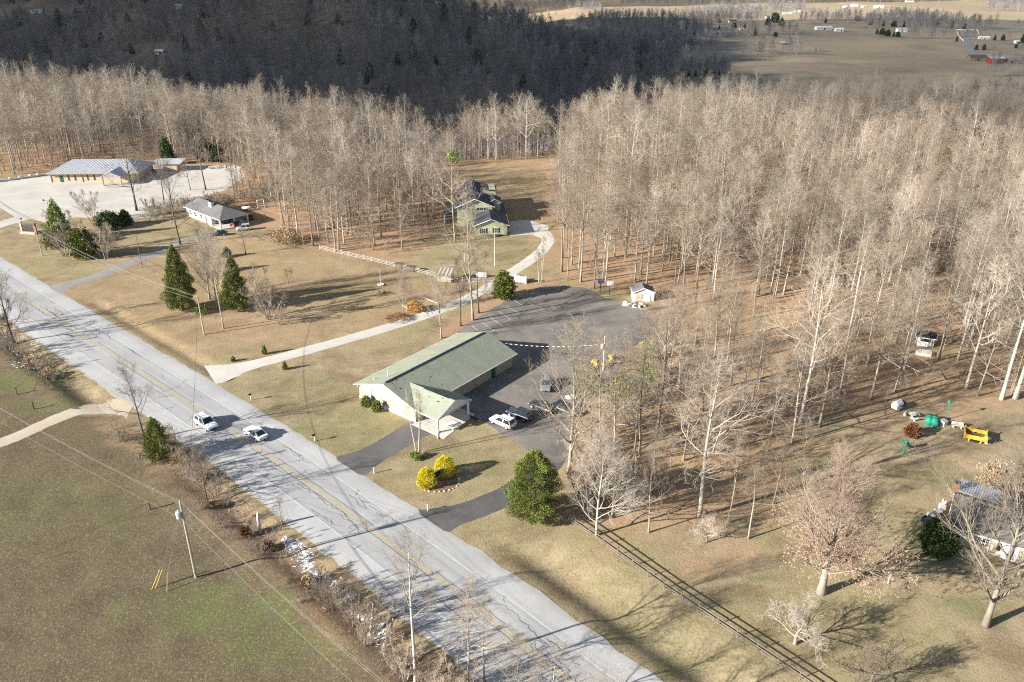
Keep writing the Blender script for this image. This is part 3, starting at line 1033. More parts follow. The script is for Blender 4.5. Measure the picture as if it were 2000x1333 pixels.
def leaf_cloud(P, size, mat, name, seed=1, n=3, flat=.0, up=None):
    """clumps of small leaf faces round the points P"""
    r = np.random.RandomState(seed)
    P = np.asarray(P, float)
    P = np.repeat(P, n, 0) + r.normal(0, 1, (len(P) * n, 3)) * size * .55
    a = r.normal(0, 1, P.shape); a /= np.linalg.norm(a, axis=1)[:, None]
    if up is not None: a = a * .6 + np.repeat(up, n, 0); a /= np.linalg.norm(a, axis=1)[:, None]
    b = np.cross(a, r.normal(0, 1, P.shape)); b /= np.linalg.norm(b, axis=1)[:, None]
    c = np.cross(a, b)
    s_ = size * r.uniform(.5, 1.1, (len(P), 1))
    V = np.stack([P - b * s_ * .5, P + a * s_ * .9, P + b * s_ * .5, P - a * s_ * .35 + c * s_ * .2], 1).reshape(-1, 3)
    T = (np.arange(len(P)) * 4)[:, None] + np.array([[0, 1, 2, 3]])
    return np_mesh(name, V, T, mat)


def evergreen(seed, H, R_, n, prof, size, mat, lob=.22, name='crown', lean=0.0, inner=.55):
    """foliage sprays spread through a cone or dome with lobed outline"""
    r = np.random.RandomState(seed)
    P, N = [], []
    ph = r.uniform(0, 6.28, 6)
    while len(P) < n:
        t = r.uniform(0, 1)
        rr = prof(t)
        if r.uniform(0, 1) > rr + .05: continue
        a = r.uniform(0, 2 * PI)
        lobes = 1 + lob * (math.sin(3 * a + ph[0] + t * 7) * .5 + math.sin(5 * a + ph[1] - t * 13) * .4 + math.sin(t * 31 + ph[2] + 2 * a) * .5 + math.sin(9 * a + t * 23 + ph[3]) * .3)
        q = (inner + (1 - inner) * math.sqrt(r.uniform(0, 1))) * rr * R_ * lobes
        P.append((q * math.cos(a) + lean * t * H, q * math.sin(a), .05 * H + t * H * .95 * (1 + .03 * math.sin(4 * a + ph[4]))))
        N.append((math.cos(a) * .7, math.sin(a) * .7, .75))
    return leaf_cloud(P, size, mat, name, seed, 2, up=np.array(N))


def cone_prof(t): return max(0.02, (1 - t) ** .8 * min(1, .55 + t * 4))
def fat_prof(t): return max(0.02, math.sin(PI * min(1, .20 + t * .8)) ** .5 * (1 - .12 * t))
def dome_prof(t): return max(.02, math.sqrt(max(0, 1 - max(0, t * 1.02 - .02) ** 2.4))) * min(1, .7 + t * 3)


# ---- prototypes (mesh data shared by every tree of the kind)
FOREST, FORESTL = [], []
SPECS = [dict(H=21, r0=.22, bole=.40, limbs=15, spread=.36, ang=(60, 16), kids=(0, 7, 5, 4), up=.10, jag=.2),
         dict(H=23, r0=.25, bole=.48, limbs=14, spread=.32, ang=(54, 14), kids=(0, 7, 5, 4), up=.12, jag=.18),
         dict(H=19, r0=.19, bole=.30, limbs=15, spread=.40, ang=(64, 18), kids=(0, 7, 5, 4), up=.09, jag=.21),
         dict(H=22, r0=.26, bole=.34, limbs=14, spread=.43, ang=(68, 20), kids=(0, 8, 5, 4), up=.08, jag=.24),
         dict(H=18, r0=.14, bole=.44, limbs=12, spread=.33, ang=(54, 16), kids=(0, 7, 5, 4), up=.12, jag=.18),
         dict(H=20, r0=.23, bole=.26, limbs=16, spread=.43, ang=(72, 20), kids=(0, 8, 5, 4), up=.08, jag=.23)]
for i, sp in enumerate(SPECS):
    t = Tree(100 + i, twig=.008, rmul=.54, limbk=.021, lean=.02 * (i % 3), wob=.25, **sp)
    pale = i in (1, 3)
    FOREST.append((t.trunk_mesh('barkpale' if pale else 'bark'), t.crown_mesh('twigpale' if i == 3 else 'twig'), sp['H']))
OPEN = []                                               # open grown trees with low wide crowns
for i, sp in enumerate([dict(H=16, r0=.27, bole=.13, limbs=24, spread=.55, ang=(70, 12), kids=(0, 9, 7, 4), up=.16),
                        dict(H=15, r0=.22, bole=.16, limbs=20, spread=.50, ang=(64, 16), kids=(0, 9, 6, 4), up=.15),
                        dict(H=14, r0=.20, bole=.10, limbs=20, spread=.55, ang=(74, 20), kids=(0, 8, 7, 4), up=.12)]):
    t = Tree(200 + i, twig=.008, limbk=.021, lean=.03, rmul=.5, wob=.3, **sp)
    OPEN.append((t.trunk_mesh('barkpale' if i == 2 else 'bark'), t.crown_mesh('twigpale' if i == 2 else 'twig'), sp['H'], t))
DARKT = []
for i, sp in enumerate([dict(H=18, r0=.26, bole=.22, limbs=15, spread=.46, ang=(68, 22), kids=(0, 8, 6, 4), up=.10, jag=.2),
                        dict(H=17, r0=.22, bole=.28, limbs=15, spread=.38, ang=(62, 22), kids=(0, 8, 6, 4), up=.11, jag=.2)]):
    t = Tree(230 + i, twig=.008, rmul=.5, lean=.04, wob=.4, **sp)
    DARKT.append((t.trunk_mesh('barkdark'), t.crown_mesh('twigdark'), sp['H']))
LOW = []                                                # many stemmed bare bushes
for i, (st, H, spd) in enumerate(((6, 4.6, .5), (7, 3.4, .55), (5, 5.4, .42))):
    t = Tree(260 + i, H=H, r0=.13, bole=.15, limbs=30, spread=spd * .8, ang=(60, 25), kids=(0, 7, 6, 3), up=.10, twig=.007, stems=st, stemsep=.42, wob=.2)
    LOW.append((t.trunk_mesh('bark'), t.crown_mesh('twig'), H))
FRUIT = []                                              # low rounded orchard trees
for i in range(2):
    t = Tree(280 + i, H=5.2, r0=.16, bole=.22, limbs=12, spread=.62, ang=(80, 40), kids=(0, 9, 7, 4), up=.06, twig=.007, rmul=.5, wob=.3, lean=.10, leader=.6, jag=.25)
    FRUIT.append((t.trunk_mesh('bark'), t.crown_mesh('twig' if i else 'twigpale'), 5.2))
BIRCH = Tree(290, H=9, r0=.14, bole=.45, limbs=21, spread=.24, ang=(45, 20), kids=(0, 6, 4, 3), up=.12, twig=.008, stems=3, stemsep=.16)
BIRCHM = (BIRCH.trunk_mesh('barkpale'), BIRCH.crown_mesh('twig'), 9)
OAK = Tree(301, H=19.5, r0=.48, bole=.13, limbs=38, spread=.46, ang=(74, 14), kids=(0, 9, 7, 4), up=.14, leader=.74, twig=.009, wob=.2, rmul=.52)
low = [p for p in OAK.tips if p[2] < 9.5 and math.hypot(p[0], p[1]) > 1.0]
rr_ = random.Random(5); rr_.shuffle(low)
OAKM = (OAK.trunk_mesh('barkpale', 10), OAK.crown_mesh('twigpink'), 19.5, leaf_cloud(low[:6000], .125, 'oakleaf', 'leaves', 4, 7))


def plant(kind, base, h, label, group=None, name='bare_tree', cat='tree', rz=None, wide=1.0, extra=None):
    tm, cm, H = kind[:3]
    k = h / H
    o = thing(name, label, cat, base, R.uniform(0, 6.28) if rz is None else rz, group)
    o.scale = (k * wide, k * wide, k)
    put('trunk', tm, o); put('crown', cm, o)
    if extra is not None: put(extra.name.split('.')[0], extra, o)
    return o


# ---- trees one can single out, by foot and top in the photograph: (foot x, foot y, top y, kind, width factor, label)
def at(px, py, top, kind, label, wide=1.0, name='bare_tree', group=None, rz=None, extra=None):
    b = G(px, py)
    return plant(kind, b, max(1.5, height_at(b, top)), label, group, name, 'tree', rz, wide, extra)


at(1604, 1158, 868, OAKM, 'big spreading tree still holding tan-pink leaves low in its crown', .88, 'oak_tree', extra=OAKM[3])
at(1925, 1222, 915, OPEN[0], 'large bare tree with thick pale trunk in front of the brown roofed house', .95)
at(1366, 1010, 742, FOREST[3], 'tall pale bare tree standing alone between the rail fence and the leaf litter', 1.35)
at(1112, 925, 688, OPEN[1], 'many limbed bare tree over the parked cars at the lot edge', 1.05)
at(1200, 884, 690, FOREST[5], 'slim bare tree just past the lot edge beside the many limbed tree', .9)
at(1250, 886, 655, FOREST[2], 'bare tree with green vine in its crown past the parking lot', 1.0)
at(1284, 846, 600, DARKT[0], 'crooked bare tree with heavy limbs past the vine covered tree', .8)
at(1292, 792, 610, FOREST[3], 'bare tree behind the crooked tree beside the asphalt court', .9)
at(1140, 808, 700, FOREST[4], 'thin bare sapling beside the round evergreen at the lot edge', 1.2)
at(1165, 1046, 885, OPEN[2], 'white barked forked tree leaning over the start of the rail fence', .95)
at(1195, 1012, 900, OPEN[1], 'dense twiggy bare tree between the big cedar and the woods', 1.1)
at(1380, 1060, 1005, FRUIT[0], 'small bare tree standing in the open grass near the tall pale tree', .8)
at(1462, 1052, 925, FOREST[4], 'group of thin bare stems between the pale tree and the leafy tree', 1.5)
at(1510, 985, 850, FOREST[2], 'slender bare tree behind the thin stem group', 1.0)
at(1553, 1258, 1165, FRUIT[0], 'low bare fruit tree below the leafy tree with shadow beside it', 1.0, rz=2.6)
at(1700, 1338, 1262, FRUIT[1], 'low bare fruit tree at the bottom of the lawn', 1.25, rz=.4)
at(1735, 1140, 1085, FRUIT[1], 'small crooked bare tree in the shade of the leafy tree', 1.0)
for i, (px, py, top) in enumerate(((1886, 761, 545), (1956, 781, 500), (1983, 779, 470), (1833, 704, 520), (1870, 704, 500), (1700, 781, 580), (1748, 766, 590), (1766, 721, 540), (1693, 711, 520), (1600, 834, 625), (1563, 827, 560), (1653, 671, 480), (1566, 734, 540), (1396, 697, 520), (1420, 711, 540), (1383, 888, 700), (1373, 704, 560), (1326, 780, 590), (1450, 790, 640), (1500, 880, 720), (1335, 900, 740), (1640, 770, 600))):
    k = FOREST[(3, 1, 3, 0, 1, 2, 5, 3, 2, 0, 3, 1, 5, 2, 0, 3, 4, 5, 2, 4, 5, 0)[i]]
    lb, gr = {0: ('tall pale bare tree behind the garden lamp post and stone bench', None), 1: ('one of two thick pale trunks past the yellow trailer bed', 'thick pale trunks past the trailer bed'), 2: ('one of two thick pale trunks past the yellow trailer bed', 'thick pale trunks past the trailer bed'),
              3: ('tall bare tree standing close beside the little white hut', 'bare trees beside the white hut'), 4: ('tall bare tree standing close beside the little white hut', 'bare trees beside the white hut'), 5: ('bare tree behind the white dog house', 'bare trees behind the dog house'), 6: ('bare tree behind the white dog house', 'bare trees behind the dog house'),
              7: ('pale bare tree before the concrete platform of the white hut', None)}.get(i, ('tall bare tree standing in the open leaf strewn ground at the woods edge', 'bare trees at the open edge of the woods'))
    at(px, py, top, k, lb, 1.05, group=gr)
for px, py, top in ((1513, 584, 380), (1505, 574, 372)):
    at(px, py, top, FOREST[1], 'one of two straight trunks standing close together at the clearing edge', .8, group='pair of straight trunks at the clearing')
for px, py, top, k, wd in ((862, 661, 545, OPEN[1], .8), (900, 637, 520, DARKT[1], .8), (924, 626, 395, FOREST[2], .9), (935, 612, 495, DARKT[0], 1.0), (950, 606, 560, FOREST[4], .9)):
    at(px, py, top, k, 'bare tree on the leafy strip between concrete drive and parking lot', wd, group='bare trees between drive and parking lot')
for px, py, top in ((788, 613, 545), (795, 608, 540)):
    at(px, py, top, OPEN[1], 'small bare tree by the timber edged bed with the orange bush', .7, group='small trees by the orange bush')
at(817, 886, 762, BIRCHM, 'three stemmed pale bare tree at the corner of the church drive', .9)
for px, py, top, k in ((1055, 552, 470, BIRCHM), (1097, 531, 330, FOREST[0]), (1134, 551, 350, FOREST[1]), (1160, 564, 400, FOREST[2]), (1108, 548, 400, FOREST[4]), (1240, 552, 395, FOREST[3])):
    at(px, py, top, k, 'bare tree standing along the back edge of the church parking lot', .9, group='trees along the back of the parking lot')
for px, py, top, k in ((437, 642, 468, FOREST[4]), (410, 585, 462, OPEN[1]), (425, 600, 480, OPEN[2])):
    at(px, py, top, k, 'bare tree standing between the two tall cedars', .9, group='bare trees between the two cedars')
at(527, 622, 536, LOW[0], 'wide bare bush beside the shorter cedar on the lawn', 1.15, 'bare_bush')
at(549, 635, 592, LOW[2], 'small bare bush next to the wide bare bush', .9, 'bare_bush')
at(352, 478, 335, DARKT[0], 'dark forked bare tree at the end of the gravel lane', .9)
at(267, 412, 285, DARKT[0], 'dark wide limbed bare tree in front of the metal roofed building', 1.1)
at(402, 372, 235, DARKT[1], 'tall dark bare tree behind the ranch house', .9)
at(320, 392, 290, DARKT[1], 'dark bare tree at the rim of the concrete lot', .9)
at(372, 372, 300, DARKT[0], 'dark bare tree between the annex and the ranch house', .8)
at(480, 497, 447, DARKT[1], 'short dark bare tree in front of the parked jeep', 1.4)
at(205, 505, 440, LOW[0], 'pale bare shrub at the edge of the gravel lane', 1.1, 'bare_bush')
at(130, 500, 425, LOW[2], 'tangled bare shrub beside the pointed light green cedar', 1.2, 'bare_bush')
at(180, 432, 372, LOW[2], 'thin bare shrub at the edge of the concrete lot', 1.0, 'bare_bush')
at(28, 668, 545, DARKT[0], 'leaning grey bare tree over the highway bank', 1.15)
at(-10, 640, 540, DARKT[1], 'bare tree at the bend of the highway bank', 1.1)
at(283, 860, 728, DARKT[1], 'slim dark bare tree beside the small roadside cedar', 1.1)
at(405, 978, 885, DARKT[0], 'forked dark bare tree on the roadside bank', 1.0)
at(560, 1078, 985, FOREST[4], 'thin pale sapling on the roadside bank', 1.0)
for px, py, top, k, wd in ((812, 1330, 1072, FOREST[1], 1.0), (914, 1336, 1168, FOREST[2], 1.1), (946, 1332, 1185, FOREST[4], 1.2), (690, 1222, 1120, DARKT[1], .9), (1010, 1420, 1255, FOREST[0], 1.1), (1075, 1490, 1290, FOREST[3], 1.1), (1165, 1590, 1360, FOREST[5], 1.1)):
    at(px, py, top, k, 'bare tree growing from the snowy ditch beside the highway', wd, group='bare trees in the snowy ditch')

# broken trunk and fallen limbs in the hedgerow
b = G(507, 1036); mb = MB().tube([(0, 0, -.2), (.05, 0, 1.2), (.0, .1, 2.4), (.1, .1, 3.2)], [.28, .24, .22, .16], 8).tube([(.1, .1, 3.1), (.22, .12, 3.5)], [.12, .02], 5)
o = mb.build('broken_trunk', 'barkpale', None, True); o.location = b
tag(o, 'broken pale tree trunk standing on the roadside bank', 'tree trunk')
for px, py, qx, qy, zz in ((747, 1263, 783, 1225, 2.2), (722, 1236, 738, 1195, 2.6), (790, 1300, 806, 1275, 1.6)):
    a, c = G(px, py), G(qx, qy)
    mb = MB().tube([(a[0], a[1], a[2] - .1), ((a[0] + c[0]) / 2, (a[1] + c[1]) / 2, zz * .55), (a[0] * .35 + c[0] * .65, a[1] * .35 + c[1] * .65, zz)], [.2, .16, .08], 7)
    tag(mb.build('leaning_dead_limb', 'barkpale', None, True), 'pale dead limb leaning over the snowy ditch', 'dead limb', 'dead limbs in the snowy ditch')

# ---- evergreens
def ever(px, py, top, hw, prof, mat, label, name='cedar_tree', n=4200, size=.34, lob=.22, seed=1, cat='tree', group=None, trunk='barkdark', inner=.55):
    b = G(px, py)
    h = max(.5, height_at(b, top)); r = hw * mpp(b)
    o = thing(name, label, cat, b, 0, group)
    if trunk: put('trunk', MB().tube([(0, 0, -.2), (0, 0, h * .4), (0, 0, h * .9)], [max(.05, h * .022), h * .014, .02], 6).mesh('trunk', trunk, True), o)
    put('crown', evergreen(seed, h, r, n, prof, size, mat, lob, inner=inner), o)
    return o


def tall_prof(t): return max(.03, min(1, .72 + t * 1.6) * (1 - t ** 1.8) ** .9)
ever(358, 606, 478, 27, tall_prof, 'cedar', 'tallest dark green cedar on the lawn beside the utility pole', seed=1, n=15000, size=.19, lob=.34)
ever(463, 606, 504, 23, tall_prof, 'cedar', 'shorter green cedar on the lawn beside the wide bare bush', seed=2, n=12000, size=.19, lob=.5)
ever(1042, 1012, 884, 45, fat_prof, 'cedar', 'big broad green cedar beside the church exit drive', seed=3, n=22000, size=.14, lob=.38)
ever(313, 897, 816, 25, tall_prof, 'cedar', 'small green cedar on the roadside bank', seed=4, n=8000, size=.14, lob=.5)
ever(120, 470, 392, 26, cone_prof, 'cedarlight', 'pointed light green cedar at the edge of the concrete lot', seed=5, n=2400, size=.40, lob=.3)
ever(167, 503, 447, 22, fat_prof, 'cedar', 'green cedar beside the pale bare shrub on the gravel lane', seed=6, n=2600, size=.42, lob=.3)
ever(118, 480, 440, 26, fat_prof, 'cedar', 'low dark green shrub under the pointed light green cedar', 'evergreen_shrub', seed=7, n=1600, size=.4, lob=.35, cat='shrub')
ever(214, 446, 415, 22, dome_prof, 'holly', 'dark round evergreen shrub at the rim of the concrete lot', 'evergreen_shrub', seed=8, n=1700, size=.42, lob=.3, cat='shrub')
ever(246, 440, 410, 12, tall_prof, 'holly', 'narrow dark evergreen beside the round shrub at the lot rim', 'evergreen_shrub', seed=9, n=1300, size=.4, lob=.3, cat='shrub')
ever(984, 582, 531, 20, fat_prof, 'cedar', 'grey green cedar at the far corner of the parking lot', seed=10, n=2200, size=.34, lob=.3)
ever(1150, 762, 717, 26, dome_prof, 'cedarlight', 'round glossy evergreen shrub at the lot edge by the mowers', 'evergreen_shrub', seed=11, n=2600, size=.30, lob=.2, cat='shrub')
ever(1826, 1080, 1012, 32, dome_prof, 'holly', 'round dark green holly in front of the brown roofed house', 'holly_bush', seed=12, n=6000, size=.18, lob=.22, cat='shrub')
ever(455, 528, 504, 10, cone_prof, 'holly', 'small dark spruce behind the shorter cedar', seed=13, n=900, size=.3)
ever(444, 502, 484, 9, cone_prof, 'holly', 'small dark conifer at the end of the ranch house yard', seed=14, n=900, size=.3)
ever(330, 322, 268, 12, tall_prof, 'holly', 'dark pine rising behind the flat roofed annex', seed=15, n=1500, size=.6)
ever(402, 312, 262, 16, tall_prof, 'holly', 'dark pine at the wood edge past the annex', seed=16, n=1500, size=.6)
ever(425, 316, 282, 12, tall_prof, 'holly', 'smaller dark pine next to the pine past the annex', seed=17, n=1200, size=.6)
ever(1215, 800, 722, 32, dome_prof, 'vine', 'yellow green vine thicket climbing the trees beside the mowers', 'vine_thicket', seed=18, n=700, size=.26, lob=.5, cat='vine', inner=.1)
ever(1262, 760, 660, 26, dome_prof, 'vine', 'yellow green vine in the crown above the court edge', 'vine_thicket', seed=19, n=520, size=.26, lob=.6, cat='vine', inner=.1)
at(889, 474, 288, FOREST[2], 'tall bare tree with a green mistletoe clump beside the green house', .9)
mb_ = G(889, 474); mo = thing('mistletoe', 'green mistletoe clump high in the bare tree by the green house', 'mistletoe', (mb_[0], mb_[1], height_at(mb_, 318)))
put('crown', evergreen(20, 3.0, 1.6, 160, dome_prof, .4, 'vine', .4, inner=.1), mo)
# golden shrubs by the sign
ever(834, 950, 915, 18, dome_prof, 'gold', 'bright golden clipped shrub on the highway side of the church sign', 'golden_shrub', seed=21, n=9000, size=.08, lob=.12, cat='shrub', inner=.75)
ever(869, 928, 893, 20, dome_prof, 'gold', 'bright golden clipped shrub on the church side of the sign', 'golden_shrub', seed=22, n=9000, size=.08, lob=.12, cat='shrub', inner=.75)
for px, py, top, hw, lab in ((517, 692, 673, 4.5, 'small pointed evergreen on the house side of the concrete drive'), (557, 722, 705, 5, 'small pointed evergreen on the church side of the concrete drive'), (456, 706, 697, 3.5, 'tiny pointed evergreen near the mouth of the concrete drive')):
    ever(px, py, top, hw, cone_prof, 'cedar', lab, 'small_conifer', seed=px, n=420, size=.16, cat='shrub')
for px, py, hw, lab in ((716, 793, 9, 'low dark shrub nearer the corner of the church front wall'), (737, 803, 9, 'low dark shrub second along the church front wall')):
    ever(px, py, py - 20, hw, dome_prof, 'cedar', lab, 'foundation_shrub', seed=px, n=700, size=.18, cat='shrub')
for px, py, hw, mt, lab in ((808, 892, 6, 'vine', 'low yellowish shrub at the foot of the three stemmed tree'), (826, 893, 6, 'straw', 'low tan shrub at the foot of the three stemmed tree'), (816, 899, 5, 'vine', 'lowest small shrub in the ring round the three stemmed tree')):
    ever(px, py, py - 9, hw, dome_prof, mt, lab, 'low_shrub', seed=px, n=350, size=.14, cat='shrub', trunk=None)
ever(813, 607, 588, 16, dome_prof, 'orange', 'orange bush in the timber edged bed', 'orange_bush', seed=31, n=1100, size=.2, cat='shrub', trunk=None)
ever(778, 624, 614, 22, dome_prof, 'russet', 'low russet brush under the small trees by the drive', 'russet_brush', seed=32, n=500, size=.18, cat='shrub', lob=.4, trunk=None)
ever(395, 612, 598, 12, dome_prof, 'vine', 'low yellow green shrub at the foot of the tallest cedar', 'low_shrub', seed=33, n=500, size=.2, cat='shrub', trunk=None)
ever(1780, 852, 828, 13, dome_prof, 'russet', 'rusty brown bush beside the green drums', 'russet_bush', seed=34, n=900, size=.22, cat='shrub', lob=.35, trunk=None)
ever(1965, 950, 912, 46, dome_prof, 'straw', 'broad mound of tan brush behind the brown roofed house', 'brush_mound', seed=35, n=3200, size=.24, cat='shrub', lob=.3, trunk=None)
ever(560, 474, 446, 30, dome_prof, 'straw', 'tan brush thicket at the wood edge by the ranch house', 'brush_thicket', seed=36, n=1300, size=.3, cat='shrub', lob=.4, trunk=None, inner=.1)
for px, py, hw, h in ((480, 1042, 9, 12), (524, 1068, 8, 12), (410, 990, 8, 9), (395, 935, 14, 14), (350, 905, 16, 18), (600, 1140, 14, 12), (64, 715, 26, 18), (95, 735, 16, 14)):
    ever(px, py, py - h, hw, dome_prof, 'russet' if 470 < px < 530 else 'straw', 'low dry tan brush on the roadside bank', 'dry_brush', seed=px, n=420, size=.2, cat='shrub', lob=.5, group='dry brush along the roadside bank', trunk=None, inner=.1)

# bare bushes all along the roadside bank
for i, (px, py, h) in enumerate([(355, 905, 40), (375, 925, 42), (342, 885, 30), (392, 945, 40), (420, 965, 34), (440, 985, 26), (470, 1015, 20), (497, 1040, 22), (533, 1060, 26), (580, 1095, 22), (615, 1130, 22), (640, 1160, 44), (660, 1185, 50),
                                 (700, 1215, 55), (735, 1245, 60), (765, 1290, 50), (790, 1325, 60), (840, 1340, 50), (870, 1380, 60), (20, 690, 40), (50, 700, 34), (85, 725, 26), (8, 650, 45), (105, 742, 18), (330, 868, 36), (310, 880, 24), (680, 1195, 40), (715, 1260, 45), (900, 1360, 55), (960, 1400, 50)]):
    k = LOW[i % 3]
    b = G(px, py)
    plant(k, b, max(1.2, min(6.0, height_at(b, py - h))), 'leafless brush growing along the highway bank', 'leafless brush along the highway bank', 'bare_bush', 'shrub')

# brush screen between the ranch house and the concrete lot, and along the foot of the woods
for i in range(34):
    t = i / 33
    px, py = 285 + 240 * t + R.uniform(-8, 8), 430 - 55 * t + R.uniform(-8, 8) + (0 if t < .5 else 8)
    b = G(px, py)
    plant(LOW[i % 3], b, R.uniform(2.5, 5), 'bare scrub bush on the bank behind the ranch house', 'scrub on the bank behind the ranch house', 'bare_bush', 'shrub')

# tangled brush where the parking lot meets the leaf litter
for i, (px, py) in enumerate(((1125, 905), (1150, 935), (1175, 960), (1200, 975), (1130, 960), (1215, 945), (1185, 925), (1160, 870), (1190, 840), (1230, 830), (1205, 800), (1245, 790), (1265, 745), (1280, 700), (1300, 680), (1235, 990), (1265, 960), (1150, 985))):
    plant(LOW[i % 3], G(px, py), R.uniform(2.8, 6.2), 'tangled bare brush at the edge of leaf litter and parking lot', 'tangled brush at the parking lot edge', 'bare_bush', 'shrub', wide=1.15)

# ---- the woods: the trees that show largest are things, the rest one mass
def scatter(poly, spacing, seed, keep=None):
    r = np.random.RandomState(seed)
    P = np.array(poly)
    x0, y0 = P.min(0); x1, y1 = P.max(0)
    xs, ys = np.meshgrid(np.arange(x0, x1, spacing), np.arange(y0, y1, spacing))
    xs = xs.ravel() + r.uniform(-.48, .48, xs.size) * spacing
    ys = ys.ravel() + r.uniform(-.48, .48, ys.size) * spacing
    k = inside(xs, ys, poly)
    return np.c_[xs[k], ys[k]]


def in_view(p, zt=18.0, m=60):
    d = p[:, 1] * CP + (CH - 0) * SP
    x = 1000 + p[:, 0] / d * F
    return (x > -m) & (x < 2000 + m)


NOGO = [W((-120, 372), (0, 352), (240, 318), (360, 319), (478, 326), (486, 350), (440, 378), (330, 405), (250, 432), (0, 450)), W((1220, 570), (1330, 565), (1345, 640), (1200, 620)), W((400, 470), (520, 470), (545, 400), (350, 400)), W((845, 500), (1085, 500), (1085, 316), (895, 316))]
woods = []
for poly, sp, sd in ((WOOD_R, 5.5, 1), (WOOD_C, 4.6, 2), (WOOD_L, 5.4, 3)):
    q = scatter(poly, sp, sd)
    for ng in NOGO: q = q[~inside(q[:, 0], q[:, 1], ng)]
    q = q[in_view(q)]
    woods.append(q)
THIN = W((690, 506), (885, 506), (905, 312), (740, 312))
k_ = inside(woods[1][:, 0], woods[1][:, 1], THIN) & (NR.rand(len(woods[1])) < .68)
woods[1] = woods[1][~k_]
CLEAR = W((1430, 690), (1560, 690), (1580, 590), (1450, 580))
woods[0] = woods[0][~inside(woods[0][:, 0], woods[0][:, 1], CLEAR)]
woods = [q[fbm(q[:, 0], q[:, 1], 38, 61, 2) + NR.uniform(-.35, .35, len(q)) > -.42] for q in woods]
P = np.concatenate(woods)
P = P[np.argsort(np.hypot(P[:, 0], P[:, 1]))]
zz = terrain(P[:, 0], P[:, 1])
NIND = 225
sq = scatter(SPARSE_R, 7.2, 31)
sq = sq[(fbm(sq[:, 0], sq[:, 1], 30, 14, 2) > -.25) & in_view(sq)]
for x, y in sq:
    if inside(np.array([x]), np.array([y]), CLEAR)[0] and R.random() < .7: continue
    plant(FOREST[R.choice((4, 2, 0, 5))], (x, y, 0), R.triangular(6, 17, 11), 'thin bare tree rising from the open leaf litter past the parking lot', 'thin bare trees in the open leaf litter', wide=R.uniform(.8, 1.2))
wg = {0: ('tall bare tree of the dense winter woods behind the church parking lot', 'bare trees of the woods behind the parking lot'),
      1: ('tall bare tree of the winter woods between the ranch house and the green house', 'bare trees of the woods between the houses'),
      2: ('tall bare tree of the woods behind the metal roofed building', 'bare trees of the woods behind the metal roofed building')}
for i in range(NIND):
    x, y = P[i]
    c = 0 if x > -14 else 1 if x > -122 else 2
    k = FOREST[R.randrange(6)]
    plant(k, (x, y, zz[i]), R.triangular(11, 22.5, 18.5), wg[c][0], wg[c][1], wide=R.uniform(.85, 1.15))


def gn_scatter(name, label, pts, scales, protos, wide=None):
    """one mass of many: instances of the prototype meshes on the points"""
    col_ = bpy.data.collections.new(name + '_kinds')
    for j, me in enumerate(protos):
        o = bpy.data.objects.new('%s_kind_%02d' % (name, j), me); col_.objects.link(o)
    me = bpy.data.meshes.new(name)
    me.vertices.add(len(pts)); me.vertices.foreach_set('co', np.asarray(pts, np.float32).ravel())
    r = np.random.RandomState(len(pts))
    for an, tp, val in (('size', 'FLOAT', np.asarray(scales, np.float32)), ('spin', 'FLOAT', r.uniform(0, 6.28, len(pts)).astype(np.float32)), ('pick', 'INT', r.randint(0, len(protos), len(pts)).astype(np.int32))):
        a = me.attributes.new(an, tp, 'POINT'); a.data.foreach_set('value', val)
    o = put(name, me)
    ng = bpy.data.node_groups.new(name, 'GeometryNodeTree')
    ng.interface.new_socket('Geometry', in_out='INPUT', socket_type='NodeSocketGeometry')
    ng.interface.new_socket('Geometry', in_out='OUTPUT', socket_type='NodeSocketGeometry')
    N = ng.nodes; L = ng.links
    gi, go = N.new('NodeGroupInput'), N.new('NodeGroupOutput')
    iop = N.new('GeometryNodeInstanceOnPoints')
    ci = N.new('GeometryNodeCollectionInfo')
    ci.inputs['Collection'].default_value = col_
    ci.inputs['Separate Children'].default_value = True
    ci.inputs['Reset Children'].default_value = True
    def attr(nm, tp):
        a = N.new('GeometryNodeInputNamedAttribute'); a.data_type = tp; a.inputs['Name'].default_value = nm
        return a.outputs['Attribute']
    cx = N.new('ShaderNodeCombineXYZ'); L.new(attr('spin', 'FLOAT'), cx.inputs[2])
    L.new(gi.outputs[0], iop.inputs['Points'])
    L.new(ci.outputs[0], iop.inputs['Instance'])
    iop.inputs['Pick Instance'].default_value = True
    L.new(attr('pick', 'INT'), iop.inputs['Instance Index'])
    L.new(cx.outputs[0], iop.inputs['Rotation'])
    L.new(attr('size', 'FLOAT'), iop.inputs['Scale'])
    L.new(iop.outputs[0], go.inputs[0])
    md = o.modifiers.new('scatter', 'NODES'); md.node_group = ng
    return tag(o, label, None, None, 'stuff')


def joined(tree, tmat, cmat, nm):
    a, b_ = tree.trunk_mesh(tmat), tree.crown_mesh(cmat)
    import bmesh
    bm = bmesh.new()
    bm.from_mesh(a); k = len(bm.faces); bm.from_mesh(b_)
    bm.faces.ensure_lookup_table()
    for f in bm.faces[k:]: f.material_index = 1
    me = bpy.data.meshes.new(nm); bm.to_mesh(me); bm.free()
    me.materials.append(M[tmat]); me.materials.append(M[cmat])
    return me


MASS = []
for i, sp in enumerate(SPECS):
    s2 = dict(sp); s2['limbs'] = 14; s2['kids'] = (0, 6, 5, 2)
    MASS.append(joined(Tree(400 + i, twig=.011, rmul=.55, wob=.25, limbk=.024, **s2), 'barkpale' if i in (1, 3) else 'bark', 'twigpale' if i == 3 else 'twig', 'woods_tree'))
rest = np.c_[P[NIND:], zz[NIND:]]
gn_scatter('woods', 'dense mass of bare winter woods stretching back to the valley', rest, NR.triangular(.42, .84, 1.08, len(rest)), MASS)

